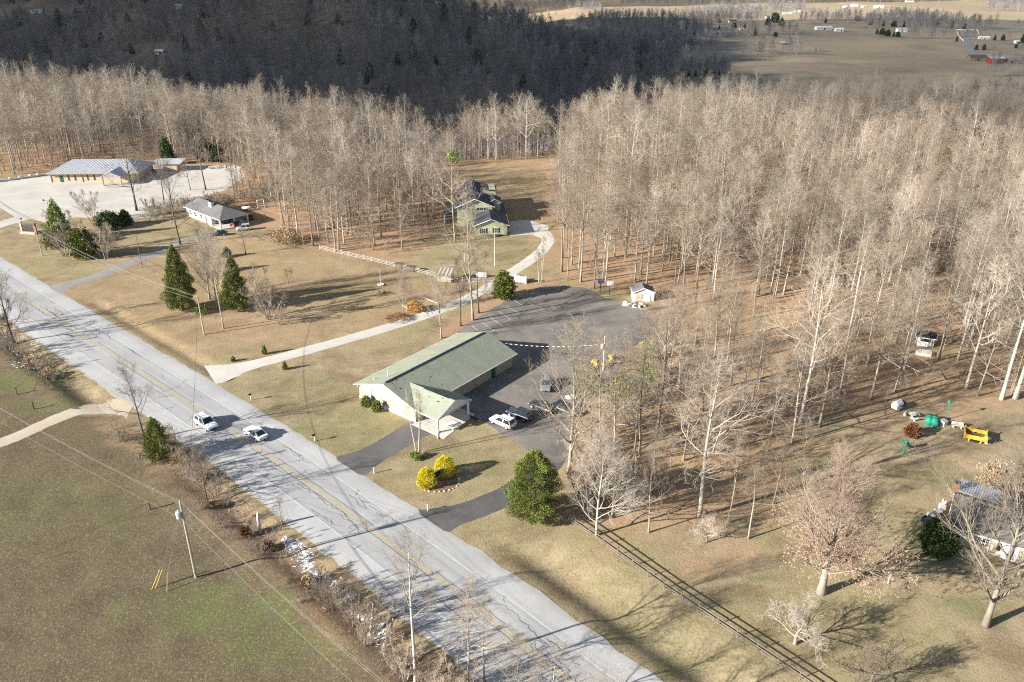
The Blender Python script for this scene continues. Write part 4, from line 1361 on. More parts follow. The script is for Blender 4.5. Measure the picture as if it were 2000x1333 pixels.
# saplings and undergrowth between the trunks
und = np.concatenate([scatter(SPARSE_R, 7.5, 24), scatter(WOOD_R, 7, 21), scatter(WOOD_C, 5.5, 22), scatter(WOOD_L, 6.5, 23)])
for ng in NOGO + [CLEAR]: und = und[~inside(und[:, 0], und[:, 1], ng)]
und = und[in_view(und)]
UN = []
for i in range(3):
    UN.append(joined(Tree(450 + i, H=5.5 - i, r0=.07, bole=.2, limbs=16, spread=.4, ang=(60, 25), kids=(0, 5, 4, 2), up=.1, twig=.011, stems=1 + 2 * (i > 0), stemsep=.3), 'bark', 'twig', 'sapling'))
gn_scatter('undergrowth', 'bare saplings and brush under the winter woods', np.c_[und, terrain(und[:, 0], und[:, 1])], NR.uniform(.5, 1.2, len(und)), UN)

# dead weeds and brush on the roadside bank
q = []
rb3 = np.random.RandomState(77)
bp = W((-20, 870), (120, 835), (225, 815), (262, 830), (150, 690), (110, 770))
for _ in range(1500):
    s_ = rb3.uniform(20, 250); o_ = -rb3.uniform(8.4, 14.0)
    if 62 < s_ < 100 and -11.6 < o_ < -8.8 and rb3.rand() < .8: continue
    x_, y_ = road_pt(s_, o_)
    if rb3.rand() < .12 + .55 * float(fbm(x_, y_, 9, 4, 2) > .1): q.append((x_, y_))
q = np.array(q); q = q[~inside(q[:, 0], q[:, 1], bp)]
WD = [joined(Tree(470 + i, H=2.2, r0=.035, bole=.1, limbs=14, spread=.5, ang=(62, 25), kids=(0, 5, 4), up=.08, twig=.007, stems=4, stemsep=.4), 'barkdark' if i else 'bark', 'twigdark' if i == 1 else 'twig', 'weed_stem') for i in range(3)]
WD.append(evergreen(91, .55, .6, 90, dome_prof, .11, 'straw', .5, 'weed_tuft', inner=.1))
gn_scatter('roadside_weeds', 'dead weeds and brush scattered on the highway bank', np.c_[q, terrain(q[:, 0], q[:, 1])], rb3.uniform(.25, .8, len(q)), WD)
M['fencewhite'] = plain('chalky_fence_paint', (.44, .41, .40), .8, .1)
# ------------------------------------------------------------------ buildings
def frame_of(p, q):
    """heading angle of the line p -> q"""
    return math.atan2(q[1] - p[1], q[0] - p[0])


def local(o, p):
    """a world point in the local frame of a thing (turn about Z only)"""
    a = -o.rotation_euler[2]
    x, y = p[0] - o.location[0], p[1] - o.location[1]
    return x * math.cos(a) - y * math.sin(a), x * math.sin(a) + y * math.cos(a)


def gable_wall(x0, x1, hw, eave, ridge, mi=0, cy=0.0):
    mb = MB()
    P = [(x0, cy - hw, -.2), (x0, cy + hw, -.2), (x0, cy + hw, eave), (x0, cy, ridge), (x0, cy - hw, eave)]
    P += [(x1, y, z) for _, y, z in P]
    mb.add(P, [(0, 1, 2, 3, 4)[::-1], (5, 6, 7, 8, 9), (0, 5, 9, 4), (1, 2, 7, 6), (0, 1, 6, 5), (2, 3, 8, 7), (3, 4, 9, 8)], mi)
    return mb


def gable_roof(par, x0, x1, hw, eave, ridge, mat, th=.16, cy=0.0, cap='dark', fascia='white'):
    r = MB()
    for sg in (-1, 1):
        r.slab([(x0, cy + sg * hw, eave), (x1, cy + sg * hw, eave), (x1, cy, ridge), (x0, cy, ridge)], th)
    ro = r.build('roof', mat, par)
    if cap: MB().box(((x0 + x1) / 2, cy, ridge + .03), (x1 - x0 - 1.2, .34, .09)).build('ridge_cap', cap, ro)
    if fascia:
        for sg in (-1, 1):
            MB().box(((x0 + x1) / 2, cy + sg * (hw + .02), eave - .10), (x1 - x0 + .06, .07, .2)).build('fascia', fascia, ro)
        for xx in (x0 - .02, x1 + .02):
            for sg in (-1, 1):
                MB().tube([(xx, cy + sg * (hw + .02), eave - .10), (xx, cy, ridge - .10)], .09, 4).build('fascia', fascia, ro)
    return ro


def window(par, x, y, z, w_, h_, face, frame='white', panes=(2, 2), pane='glass', shutters=None):
    """face: 'x-','x+','y-','y+' = outward direction of the wall at x, y"""
    n = {'x-': (-1, 0), 'x+': (1, 0), 'y-': (0, -1), 'y+': (0, 1)}[face]
    t = (-n[1], n[0])
    def bx(mb, u, v, du, dv, d0, d1):
        c = (x + t[0] * u + n[0] * (d0 + d1) / 2, y + t[1] * u + n[1] * (d0 + d1) / 2, z + v)
        mb.box(c, (abs(t[0]) * du + abs(n[0]) * (d1 - d0), abs(t[1]) * du + abs(n[1]) * (d1 - d0), dv))
    m_ = MB(); bx(m_, 0, 0, w_, h_, -.05, .03); wi = m_.build('window', pane, par)
    fr = MB()
    f = .09
    for v in (-1, 1): bx(fr, 0, v * (h_ + f) / 2, w_ + 2 * f, f, -.02, .075)
    for u in (-1, 1): bx(fr, u * (w_ + f) / 2, 0, f, h_, -.02, .07)
    for i in range(1, panes[0]): bx(fr, -w_ / 2 + w_ * i / panes[0], 0, .05, h_, -.02, .06)
    for i in range(1, panes[1]): bx(fr, 0, -h_ / 2 + h_ * i / panes[1], w_, .05, -.02, .055)
    fr.build('window_frame', frame, wi)
    if shutters:
        for u in (-1, 1):
            s_ = MB(); bx(s_, u * (w_ / 2 + f + .22), 0, .4, h_ + .1, -.02, .06); s_.build('shutter', shutters, wi)
    return wi


def door(par, x, y, w_, h_, face, mat, frame='white', z0=.02):
    n = {'x-': (-1, 0), 'x+': (1, 0), 'y-': (0, -1), 'y+': (0, 1)}[face]
    t = (-n[1], n[0])
    d = MB().box((x + n[0] * .02, y + n[1] * .02, z0 + h_ / 2), (abs(t[0]) * w_ + abs(n[0]) * .1, abs(t[1]) * w_ + abs(n[1]) * .1, h_)).build('door', mat, par)
    MB().box((x + n[0] * .09 + t[0] * w_ * .36, y + n[1] * .09 + t[1] * w_ * .36, z0 + h_ * .48), (.08, .08, .08)).build('handle', 'metal', d)
    return d


# ---- the church
ch = thing('church', 'long church with sage green shingle roof and gabled portico', 'church', (-12.9, 124.65, 0), math.atan2(CA[1], CA[0]))
gable_wall(-12.6, 12.6, 6.6, 2.62, 4.72).build('wall', 'stone', ch)
ro = gable_roof(ch, -13.15, 13.15, 7.3, 2.6, 5.0, 'roofgreen')
# pale upper gable panels and white foundation of the front
MB().add([(-12.63, -6.6, 2.5), (-12.63, 6.6, 2.5), (-12.63, 0, 4.62)], [(0, 2, 1)]).build('gable_panel', 'white', ch)
for yy in (4.2, 1.9, -3.4):
    MB().box((-12.64, yy, 1.75), (.1, 1.25, 1.9)).build('window_panel', 'white', ch)
MB().box((-12.64, 0, .22), (.12, 13.3, .5)).build('foundation_band', 'white', ch)
for sg in (-1, 1):
    MB().box((-.2, sg * 6.64, 2.38), (25.4, .1, .44)).build('frieze_board', 'sidingwhite', ch)
# portico
pr = MB()
pr.slab([(-9.1, -2.1, 4.34), (-9.1, -11.95, 4.34), (-13.18, -11.95, 2.66), (-13.18, -7.3, 2.66)], .15)
pr.slab([(-9.1, -2.1, 4.34), (-9.1, -11.95, 4.34), (-5.02, -11.95, 2.66), (-5.02, -7.3, 2.66)], .15)
po = pr.build('portico_roof', 'roofgreen', ch)
MB().box((-9.1, -8.2, 4.36), (.32, 5.4, .08)).build('ridge_cap', 'dark', po)
for sg in (-1, 1):
    MB().tube([(-9.1 + sg * 4.12, -11.98, 2.58), (-9.1, -11.98, 4.26)], .10, 4).build('fascia', 'white', po)
    MB().box((-9.1 + sg * 4.1, -9.6, 2.55), (.07, 4.7, .2)).build('fascia', 'white', po)
MB().add([(-12.9, -11.8, 2.5), (-5.3, -11.8, 2.5), (-9.1, -11.8, 4.1), (-12.9, -11.7, 2.5), (-5.3, -11.7, 2.5), (-9.1, -11.7, 4.1)], [(0, 1, 2), (5, 4, 3), (0, 3, 4, 1)]).build('portico_gable', 'sidingwhite', ch)
MB().box((-9.1, -9.3, 2.44), (7.9, 5.2, .1)).build('portico_ceiling', 'offwhite', ch)
for xx in (-12.75, -5.5):
    MB().box((xx, -11.6, 1.25), (.26, .26, 2.5)).box((xx, -11.6, .1), (.4, .4, .2)).build('portico_post', 'white', ch)
door(ch, -9.1, -6.64, 1.9, 2.1, 'y-', 'greendoor')
q = local(ch, G(962, 737)); door(ch, q[0], -6.64, 1.0, 2.1, 'y-', 'greendoor')
for px, py, h_ in ((758, 737, 1.0), (730, 734, .35)):
    u_ = U(px, py, 4.2); q = local(ch, u_); zr = 5.0 - 2.4 / 7.3 * abs(q[1])
    MB().tube([(q[0], q[1], zr - .1), (q[0], q[1], zr + h_)], .09, 8).build('vent_pipe', 'white', ro)
pt = MB(); rp = random.Random(8)
for _ in range(20):
    s_, y_ = rp.uniform(-12.4, -5), rp.uniform(-6.8, -.5)
    z_ = 5.0 - 2.4 / 7.3 * abs(y_) + .012
    if abs(s_ + 9.1) < (abs(y_) - 2) * .8: z_ = 4.34 - 1.68 / 4.08 * abs(s_ + 9.1) + .014; y_ = rp.uniform(-11.5, -7); sl_ = 1
    else: sl_ = 0
    w_, h_ = rp.uniform(.12, .45), rp.uniform(.1, .2)
    if sl_: 
        k = -1.68 / 4.08 * (1 if s_ > -9.1 else -1)
        pt.add([(s_, y_, z_), (s_ + h_, y_, z_ + k * h_), (s_ + h_, y_ + w_, z_ + k * h_), (s_, y_ + w_, z_)], [(0, 1, 2, 3)])
    else:
        k = 2.4 / 7.3
        pt.add([(s_, y_, z_), (s_ + w_, y_, z_), (s_ + w_, y_ + h_, z_ + k * h_), (s_, y_ + h_, z_ + k * h_)], [(0, 1, 2, 3)])
tag(pt.build('missing_shingle_patch', 'dark', ro), None, None, None, 'stuff')
b = G(853, 848)
MB().tube([local(ch, (b[0], b[1])) + (2.4,), local(ch, (b[0], b[1])) + (.2,), local(ch, (b[0] + .3, b[1] - 1.6)) + (.1,)], .06, 6).build('downspout', 'white', ch)

# ---- ranch house on the gravel lane: gable end one side, hip the other
a0, a1, a2 = U(357.5, 403.6, 2.8), U(428.4, 430.9, 2.8), U(484.3, 417.2, 2.8)
Lr, Wr = math.dist(a0, a1), math.dist(a1, a2)
rh = thing('ranch_house', 'low white ranch house with grey hipped roof and carport', 'house', (a0[0], a0[1], 0), frame_of(a0, a1))
rw = gable_wall(.6, Lr * .70, Wr / 2 - .6, 2.7, 4.5, cy=Wr / 2); rw.build('wall', 'sidingwhite', rh)
ap = Lr - Wr * .62
rr = MB()
rr.slab([(0, 0, 2.8), (Lr, 0, 2.8), (ap, Wr / 2, 4.9), (0, Wr / 2, 4.9)], .15)
rr.slab([(0, Wr, 2.8), (Lr, Wr, 2.8), (ap, Wr / 2, 4.9), (0, Wr / 2, 4.9)], .15)
rr.slab([(Lr, 0, 2.8), (Lr, Wr, 2.8), (ap, Wr / 2, 4.9)], .15)
rr2 = rr.build('roof', 'roofgrey', rh)
for a, b in (((0, 0, 2.7), (Lr, 0, 2.7)), ((Lr, 0, 2.7), (Lr, Wr, 2.7)), ((0, 0, 2.7), (0, Wr / 2, 4.8)), ((0, Wr, 2.7), (0, Wr / 2, 4.8))):
    MB().tube([a, b], .09, 4).build('fascia', 'white', rr2)
MB().box((Lr * .52, Wr * .36, 4.7), (1.5, .8, 1.5)).build('chimney', 'sidingwhite', rr2)
MB().box((Lr * .52, Wr * .36, 5.48), (1.2, .55, .1)).build('chimney_cap', 'dark', rr2)
for x_, y_ in ((Lr - .4, .4), (Lr - .4, Wr * .5), (Lr - .4, Wr - .4), (Lr * .74, .4)):
    MB().box((x_, y_, 1.3), (.3, .3, 2.7)).build('carport_post', 'sidingwhite', rh)
MB().box((Lr * .86, Wr / 2, .04), (Lr * .3, Wr, .12)).build('carport_slab', 'slab', rh)
for x_ in (3, 6, 9.5): window(rh, x_, .6, 1.5, 1.3, 1.2, 'y-')
door(rh, 12.2, .6, 1.0, 2.1, 'y-', 'woodbrown')
window(rh, .6, Wr / 2, 1.6, 1.2, 1.2, 'x-')

# ---- pale green two storey house in the woods
gh = thing('green_house', 'pale green two storey house with charcoal roof in the woods', 'house', (-10.3, 209.2, 0), math.radians(5))
# local x to the viewer's right, y away; wings run along y so build them with gables turned
def ywall(x0, x1, y0, y1, eave, ridge):
    xm = (x0 + x1) / 2
    P = [(x0, y0, -.2), (x1, y0, -.2), (x1, y0, eave), (xm, y0, ridge), (x0, y0, eave)]
    P += [(x, y1, z) for x, _, z in P]
    return MB().add(P, [(0, 1, 2, 3, 4), (5, 6, 7, 8, 9)[::-1], (0, 5, 6, 1), (1, 6, 7, 2), (2, 7, 8, 3), (3, 8, 9, 4), (4, 9, 5, 0)])
def yroof(par, x0, x1, y0, y1, eave, ridge, mat, fas='white'):
    xm = (x0 + x1) / 2
    r = MB().slab([(x0, y0, eave), (x0, y1, eave), (xm, y1, ridge), (xm, y0, ridge)], .16).slab([(x1, y0, eave), (x1, y1, eave), (xm, y1, ridge), (xm, y0, ridge)], .16)
    ro_ = r.build('roof', mat, par)
    for a in (x0, x1):
        MB().tube([(a, y0 - .03, eave - .09), (xm, y0 - .03, ridge - .09)], .10, 4).build('fascia', fas, ro_)
        MB().box((a, (y0 + y1) / 2, eave - .1), (.08, y1 - y0, .2)).build('fascia', fas, ro_)
    return ro_
ywall(.3, 9.0, 0, 10, 2.9, 4.3).build('wing_wall', 'sidinggreen', gh)
yroof(gh, -.3, 9.6, -.4, 11, 2.95, 4.75, 'roofdark')
ywall(-4.2, 5.6, 9.8, 32, 5.5, 7.4).build('wall', 'sidinggreen', gh)
mr = yroof(gh, -4.9, 6.3, 9.2, 32.6, 5.5, 7.9, 'roofdark')
MB().slab([(6.0, 11, 3.4), (6.0, 26, 3.4), (9.8, 26, 2.6), (9.8, 11, 2.6)], .16).build('side_roof', 'roofdark', gh)
MB().box((7.6, 18.5, 1.3), (3.8, 14.4, 2.7)).build('side_wall', 'sidinggreen', gh)
ywall(5.0, 8.2, 14, 18.5, 5.6, 6.4).build('dormer_wall', 'sidinggreen', gh)
yroof(gh, 4.6, 8.6, 13.6, 19, 5.6, 6.6, 'roofdark')
MB().box((5.6, 24, 6.6), (3.4, 6, 1.9)).build('upper_wall', 'sidinggreen', gh)
MB().slab([(3.2, 20.6, 7.9), (3.2, 27.4, 7.9), (7.7, 27.4, 7.2), (7.7, 20.6, 7.2)], .16).build('upper_roof', 'roofdark', gh)
MB().slab([(-8.2, 13, 2.7), (-8.2, 24, 2.7), (-4.2, 24, 3.5), (-4.2, 13, 3.5)], .14).build('porch_roof', 'roofgrey', gh)
for y_ in (13.4, 18.5, 23.6): MB().box((-7.9, y_, 1.2), (.22, .22, 2.7)).build('porch_post', 'white', gh)
for x_ in (2.6, 6.0): window(gh, x_, 0, 1.5, .95, 1.3, 'y-', shutters='dark')
for x_ in (-2.4, -1.2, 1.6, 2.6, 3.6): window(gh, x_, 9.8, 4.9, .8, .8, 'y-', panes=(2, 1))
door(gh, 9.52, 15, 2.6, 2.2, 'x+', 'white')
window(gh, 9.52, 21, 1.5, 1.0, 1.2, 'x+')
MB().box((4.7, -.5, .25), (5.4, .7, .5)).build('planting_bed', 'woodbrown', gh)

# ---- metal roofed brick building on the concrete lot
a0 = U(88, 341, 3.0)
mh = thing('metal_roofed_building', 'long brick building with ribbed pale metal hipped roof', 'building', (a0[0], a0[1], 0), math.radians(3))
Lm, Wm = 31.0, 17.0
MB().prism([(1, 1), (Lm - 1, 1), (Lm - 1, Wm - 1), (1, Wm - 1)], -.2, 3.0).build('wall', 'brickwall', mh)
mr = MB()
A_, B_ = (Wm * .36, Wm / 2, 6.2), (Lm - Wm * .36, Wm / 2, 6.2)
mr.slab([(0, 0, 3.0), (Lm, 0, 3.0), B_, A_], .12).slab([(0, Wm, 3.0), (Lm, Wm, 3.0), B_, A_], .12).slab([(0, 0, 3.0), A_, (0, Wm, 3.0)], .12).slab([(Lm, 0, 3.0), B_, (Lm, Wm, 3.0)], .12)
mro = mr.build('roof', 'metal', mh)
rb = MB()
for i in range(1, 62):
    x_ = Lm * i / 62
    t_ = min(1, x_ / (Wm * .36), (Lm - x_) / (Wm * .36))
    rb.tube([(x_, .02, 3.04), (x_, Wm / 2 * t_, 3.04 + 3.2 * t_)], .035, 3)
tag(rb.build('standing_seam', 'steel', mro), None, None, None, 'stuff')
MB().box((Lm / 2, -.02, 2.88), (Lm, .1, .2)).build('gutter', 'woodbrown', mro)
for x_ in (1.2, 11.6, 18.0): MB().box((x_, .92, 1.4), (.18, .14, 2.9)).build('downspout', 'woodbrown', mh)
for x_ in (7.0, 9.2, 13.4, 15.6): window(mh, x_, 1.0, 1.5, .35, 1.7, 'y-', panes=(1, 1), frame='woodbrown')
door(mh, 4.6, 1.0, 1.1, 2.2, 'y-', 'greendoor')
pg = MB().slab([(20, -5, 3.0), (23.5, -5, 4.6), (23.5, 5.0, 4.6), (20, 1, 3.0)], .12).slab([(27, -5, 3.0), (23.5, -5, 4.6), (23.5, 5.0, 4.6), (27, 1, 3.0)], .12)
pg.build('porch_roof', 'metal', mh)
MB().add([(20.2, -4.9, 2.9), (26.8, -4.9, 2.9), (23.5, -4.9, 4.45)], [(0, 1, 2)]).build('porch_gable', 'grey', mh)
for x_, y_ in ((20.5, -4.6), (26.5, -4.6)): MB().box((x_, y_, 1.45), (.6, .6, 2.9)).build('porch_pier', 'brickwall', mh)
an = G(303, 336)
ax = thing('annex_building', 'flat roofed brick annex beside the metal roofed building', 'building', (an[0], an[1], 0), math.radians(2))
MB().box((5.5, 3, 1.4), (5.0, 6, 2.9)).build('wall', 'brickwall', ax)
MB().slab([(-1, -.6, 2.95), (9.5, -.6, 2.95), (9.5, 6.6, 3.4), (-1, 6.6, 3.4)], .2).build('roof', 'metal', ax)
for x_ in (-.6, 2.4): MB().box((x_, 0, 1.4), (.25, .25, 2.9)).build('post', 'woodbrown', ax)

# low kerb walls with piers round the concrete lot
for nm, pts in (('beside the metal roofed building', [(-30, 360), (20, 353), (60, 347), (90, 342)]), ('behind the dark bare trees', [(410, 331), (440, 330), (475, 329)])):
    wl = [G(*p) for p in pts]
    lw = thing('low_wall', 'low white kerb wall with square piers ' + nm, 'wall')
    for a, b in zip(wl[:-1], wl[1:]):
        n_ = max(2, int(math.dist(a[:2], b[:2]) / 5))
        for k in range(n_):
            p = [a[i] + (b[i] - a[i]) * k / n_ for i in range(3)]; q = [a[i] + (b[i] - a[i]) * (k + 1) / n_ for i in range(3)]
            MB().box((p[0], p[1], .55), (.7, .7, 1.1), frame_of(a, b)).build('pier', 'offwhite', lw)
            MB().box(((p[0] + q[0]) / 2, (p[1] + q[1]) / 2, .3), (math.dist(p[:2], q[:2]) - .72, .3, .6), frame_of(a, b)).build('wall_panel', 'offwhite', lw)

# ---- brown roofed house at the lower right
b0, b1, b2 = U(1850, 1026, 2.6), U(1935, 1052, 2.6), U(1856, 962, 4.0)
bh = thing('brown_roofed_house', 'low house with brown shingle roof, brick chimney and metal lean-to', 'house', (b0[0], b0[1], 0), frame_of(b0, b1))
q = local(bh, b2); Wb = abs(q[1])
Lb = 17.0
gable_wall(.5, Lb, Wb - .5, 2.5, 3.8, cy=Wb).build('wall', 'tan', bh)
r_ = MB().slab([(0, 0, 2.6), (Lb + .5, 0, 2.6), (Lb + .5, Wb, 4.0), (0, Wb, 4.0)], .16)
bro = r_.build('roof', 'roofbrown', bh)
MB().slab([(0, Wb * 2, 2.6), (Lb + .5, Wb * 2, 2.6), (Lb + .5, Wb + .04, 4.0), (0, Wb + .04, 4.0)], .16).build('back_roof', 'roofbrown', bh)
MB().box((Lb / 2, -.03, 2.48), (Lb, .07, .2)).build('fascia', 'white', bro)
MB().tube([(-.03, 0, 2.5), (-.03, Wb, 3.9)], .09, 4).build('fascia', 'white', bro)
mq = [local(bh, U(*p)) for p in ((1868, 957.5, 4.3), (1947, 983, 4.3), (1956, 962, 3.6), (1877, 936, 3.6))]
ml = MB().slab([(mq[0][0], mq[0][1], 4.25), (mq[1][0], mq[1][1], 4.25), (mq[2][0], mq[2][1], 3.75), (mq[3][0], mq[3][1], 3.75)], .05).build('metal_lean_to_roof', 'metal', bh)
rb = MB()
for i in range(1, 16):
    t = i / 16
    rb.tube([(mq[0][0] + (mq[1][0] - mq[0][0]) * t, mq[0][1] + (mq[1][1] - mq[0][1]) * t, 4.27), (mq[3][0] + (mq[2][0] - mq[3][0]) * t, mq[3][1] + (mq[2][1] - mq[3][1]) * t, 3.77)], .035, 3)
tag(rb.build('roof_rib', 'steel', ml), None, None, None, 'stuff')
cq = local(bh, U(1858, 966, 3.0))
MB().box((cq[0] + .35, cq[1], 3.9), (.65, .75, 2.2)).build('chimney', 'brick', bh)
MB().box((cq[0] + .35, cq[1], 5.05), (.78, .88, .14)).build('chimney_cap', 'dark', bh)
w0 = local(bh, U(1880, 1050, 1.5))[0]
for dx, w_, pn in ((0, .7, (2, 3)), (1.6, 1.5, (4, 4)), (3.1, .7, (2, 3))):
    window(bh, w0 + dx - .6, .5, 1.55, w_, 1.2, 'y-', panes=pn)
MB().box((w0 + 3.95, .44, 1.55), (.4, .06, 1.3)).build('shutter', 'dark', bh)
MB().box((w0 - 1.35, .44, 1.55), (.4, .06, 1.3)).build('shutter', 'dark', bh)
for k, (dx, hh) in enumerate(((7.2, 2.3), (9.9, 2.2))):
    door(bh, dx, .5, 1.7, hh, 'y-', 'white')
# clutter leaning on the end wall
for i, (px, py, sx, sy, h_, mt, lb) in enumerate(((1838, 998, .7, .7, 1.0, 'offwhite', 'white metal cabinet against the chimney wall of the brown roofed house'), (1830, 1006, .7, .9, .8, 'dark', 'dark grill standing in the clutter by the brown roofed house'), (1808, 1020, 1.0, 1.0, .7, 'carblue', 'dark covered machine beside the holly bush'),
                                                  (1822, 1013, .6, 1.6, .6, 'grey', 'grey bench with odds and ends by the brown roofed house'), (1842, 988, .5, .5, .9, 'offwhite', 'pale tub beside the white metal cabinet'))):
    b = G(px, py); o = thing(('metal_cabinet', 'grill', 'covered_machine', 'work_bench', 'tub')[i], lb, ('cabinet', 'grill', 'machine', 'bench', 'tub')[i], b, .3 * i)
    MB().box((0, 0, h_ * .5), (sx, sy, h_ * .7), 0, 0, .9).build('body', mt, o)
    MB().box((0, 0, h_ * .88), (sx * 1.06, sy * 1.06, .07)).box((0, sy * .3, h_), (sx * .8, .08, .25)).build('top', 'steel' if i % 2 else mt, o)
    for sx_ in (-1, 1):
        for sy_ in (-1, 1): MB().box((sx_ * sx * .4, sy_ * sy * .4, h_ * .09), (.07, .07, h_ * .18)).build('leg', 'dark', o)

# ---- white shed by the court
s0, s1, s2 = G(1236, 589), G(1256, 593), G(1281, 595)
ws = thing('white_shed', 'small white gabled shed with grey roof at the lot corner', 'shed', (s0[0], s0[1], 0), 0)
ywall(0, 4.6, 0, 3.2, 2.1, 3.0).build('wall', 'white', ws)
yroof(ws, -.2, 4.8, -.2, 3.4, 2.15, 3.15, 'roofgrey')
MB().box((1.25, -.03, .95), (1.4, .08, 1.8)).build('shutter_door', 'tan', ws)
door(ws, 3.3, -.02, .9, 1.8, 'y-', 'white')

# ---- small white well house and the slab in front of it
b = G(1805, 672)
wh = thing('well_house', 'little white open hut with dark roof in the woods', 'hut', b, math.radians(-25))
gable_wall(-1.5, 1.5, 1.2, 1.9, 2.5).build('wall', 'white', wh)
gable_roof(wh, -1.8, 1.8, 1.5, 1.9, 2.65, 'dark', .08, cap=None)
MB().box((0, -1.22, 1.3), (1.7, .06, .7)).build('hatch', 'dark', wh)
b = G(1803, 692); o = MB().box((0, 0, .25), (2.6, 1.8, .5)).box((0, 0, .53), (2.8, 2.0, .08)).build('concrete_platform', 'concrete'); o.location = b; o.rotation_euler = (0, 0, -.4)
tag(o, 'square concrete platform in front of the white hut', 'platform')
b = G(1756, 797); dh = thing('dog_house', 'white dog house with black roof on the lawn', 'dog house', b, math.radians(35))
gable_wall(-.75, .75, .6, .75, 1.15).build('wall', 'white', dh); gable_roof(dh, -.9, .9, .75, .75, 1.25, 'dark', .05, cap=None, fascia=None)
MB().lathe([(.22, 0), (.22, .02)], (0, 0, 0), 12).build('doorway', 'dark', dh).rotation_euler = (0, -PI / 2, 0)
dh.children[-1].location = (-.76, 0, .5)

# ------------------------------------------------------------------ vehicles
def car(label, paint, loc, rz, L=4.7, Wd=1.85, H=1.7, kind='suv', cat='car', name='car'):
    o = thing(name, label, cat, loc, rz)
    hw = Wd / 2
    sh = H * (.56 if kind != 'sedan' else .60)               # shoulder height
    zb = .28
    hood = sh - .02
    # lower body: stations along x (front is +x)
    st = [(-L / 2, .80, zb + .18, sh - .12), (-L / 2 + .12, .94, zb + .02, sh - .02), (-L * .30, 1.0, zb, sh), (0, 1.0, zb, sh), (L * .20, 1.0, zb, sh - .01), (L * .33, .98, zb, hood - .06), (L / 2 - .22, .92, zb + .02, hood - .14), (L / 2, .76, zb + .16, hood - .30)]
    V, Fc = [], []
    for x_, k, z0, z1 in st:
        w_ = hw * k
        for y_, z_ in ((-w_ * .9, z0), (-w_, z0 + .18), (-w_, z1 - .16), (-w_ * .92, z1), (0, z1 + .035), (w_ * .92, z1), (w_, z1 - .16), (w_, z0 + .18), (w_ * .9, z0)):
            V.append((x_, y_, z_))
    n = 9
    for i in range(len(st) - 1):
        for k in range(n):
            a, b_ = i * n + k, i * n + (k + 1) % n
            Fc.append((a, b_, b_ + n, a + n))
    Fc += [tuple(range(n))[::-1], tuple(range((len(st) - 1) * n, len(st) * n))]
    bo = MB().add(V, Fc)
    # cabin
    if kind == 'sedan': xb = (-L * .40, -L * .22, L * .04, L * .22)
    else: xb = (-L * .47, -L * .40, L * .07, L * .22)
    zr = H
    bw, tw = hw * .90, hw * .74
    c8 = [(xb[0], -bw, sh - .02), (xb[3], -bw, sh - .02), (xb[3], bw, sh - .02), (xb[0], bw, sh - .02), (xb[1], -tw, zr - .04), (xb[2], -tw, zr - .04), (xb[2], tw, zr - .04), (xb[1], tw, zr - .04), ((xb[1] + xb[2]) / 2 - .2, 0, zr)]
    bo.add(c8, [(0, 1, 5, 4), (1, 2, 6, 5), (2, 3, 7, 6), (3, 0, 4, 7), (4, 5, 8), (5, 6, 8), (6, 7, 8), (7, 4, 8)])
    body = bo.build('body', paint, o)
    def pane(q, nm, sh_=.12, out=.015):
        P4 = [Vector(v) for v in q]; c = sum(P4, Vector()) / 4
        nn = (P4[1] - P4[0]).cross(P4[2] - P4[0]).normalized()
        m_ = MB().add([tuple(c + (p - c) * (1 - sh_) + nn * out) for p in P4] + [tuple(c + (p - c) * (1 - sh_) - nn * .02) for p in P4], [(0, 1, 2, 3), (7, 6, 5, 4), (0, 4, 5, 1), (1, 5, 6, 2), (2, 6, 7, 3), (3, 7, 4, 0)])
        m_.build(nm, 'glass', o)
    pane([c8[1], c8[2], c8[6], c8[5]], 'windscreen'); pane([c8[3], c8[0], c8[4], c8[7]], 'rear_window', .2)
    for A_, B_, C_, D_ in ((c8[0], c8[1], c8[5], c8[4]), (c8[2], c8[3], c8[7], c8[6])):
        la = [Vector(v) for v in (A_, B_, C_, D_)]
        m0, m1 = (la[0] + la[1]) / 2, (la[2] + la[3]) / 2
        pane([la[0], m0, m1, la[3]], 'side_window', .14); pane([m0, la[1], la[2], m1], 'side_window', .14)
    for sx in (-.31, .31):
        for sy in (-1, 1):
            wl_ = MB().lathe([(.20, -.11), (.33, -.11), (.35, -.06), (.35, .06), (.33, .11), (.20, .11)], (0, 0, 0), 14).build('wheel', 'black', o, False)
            wl_.location = (L * sx, sy * (hw - .10), .34); wl_.rotation_euler = (PI / 2, 0, 0)
            MB().lathe([(.05, -.125), (.19, -.125), (.19, .125), (.05, .125)], (0, 0, 0), 10).build('rim', 'metal', wl_)
    for sy in (-1, 1):
        MB().box((L / 2 - .10, sy * hw * .62, hood - .33), (.16, .38, .14)).build('headlight', 'headlight', o)
        MB().box((-L / 2 + .03, sy * hw * .70, sh - .28), (.14, .30, .16)).build('tail_light', 'taillight', o)
        MB().box((L * .17, sy * (hw + .08), sh + .05), (.14, .2, .13)).build('mirror', paint, o)
        if kind == 'suv': MB().box((-L * .15, sy * tw * .86, zr + .02), (L * .40, .05, .05)).build('roof_rail', 'dark', o)
    MB().box((L / 2 - .03, 0, hood - .42), (.08, hw * .9, .2)).build('grille', 'dark', o)
    MB().box((-L / 2 + .02, 0, zb + .3), (.06, .5, .13)).build('number_plate', 'steel', o)
    return o


def on_road(px, py, off):
    x, y = U(px, py)
    d, s = line_dist(x, y, ROADS)
    i = min(int(float(s) / RS[-1] * (len(RS) - 1)), len(RS) - 2)
    return (*road_pt(float(s), off), .055), math.atan2(RT[i][1], RT[i][0])


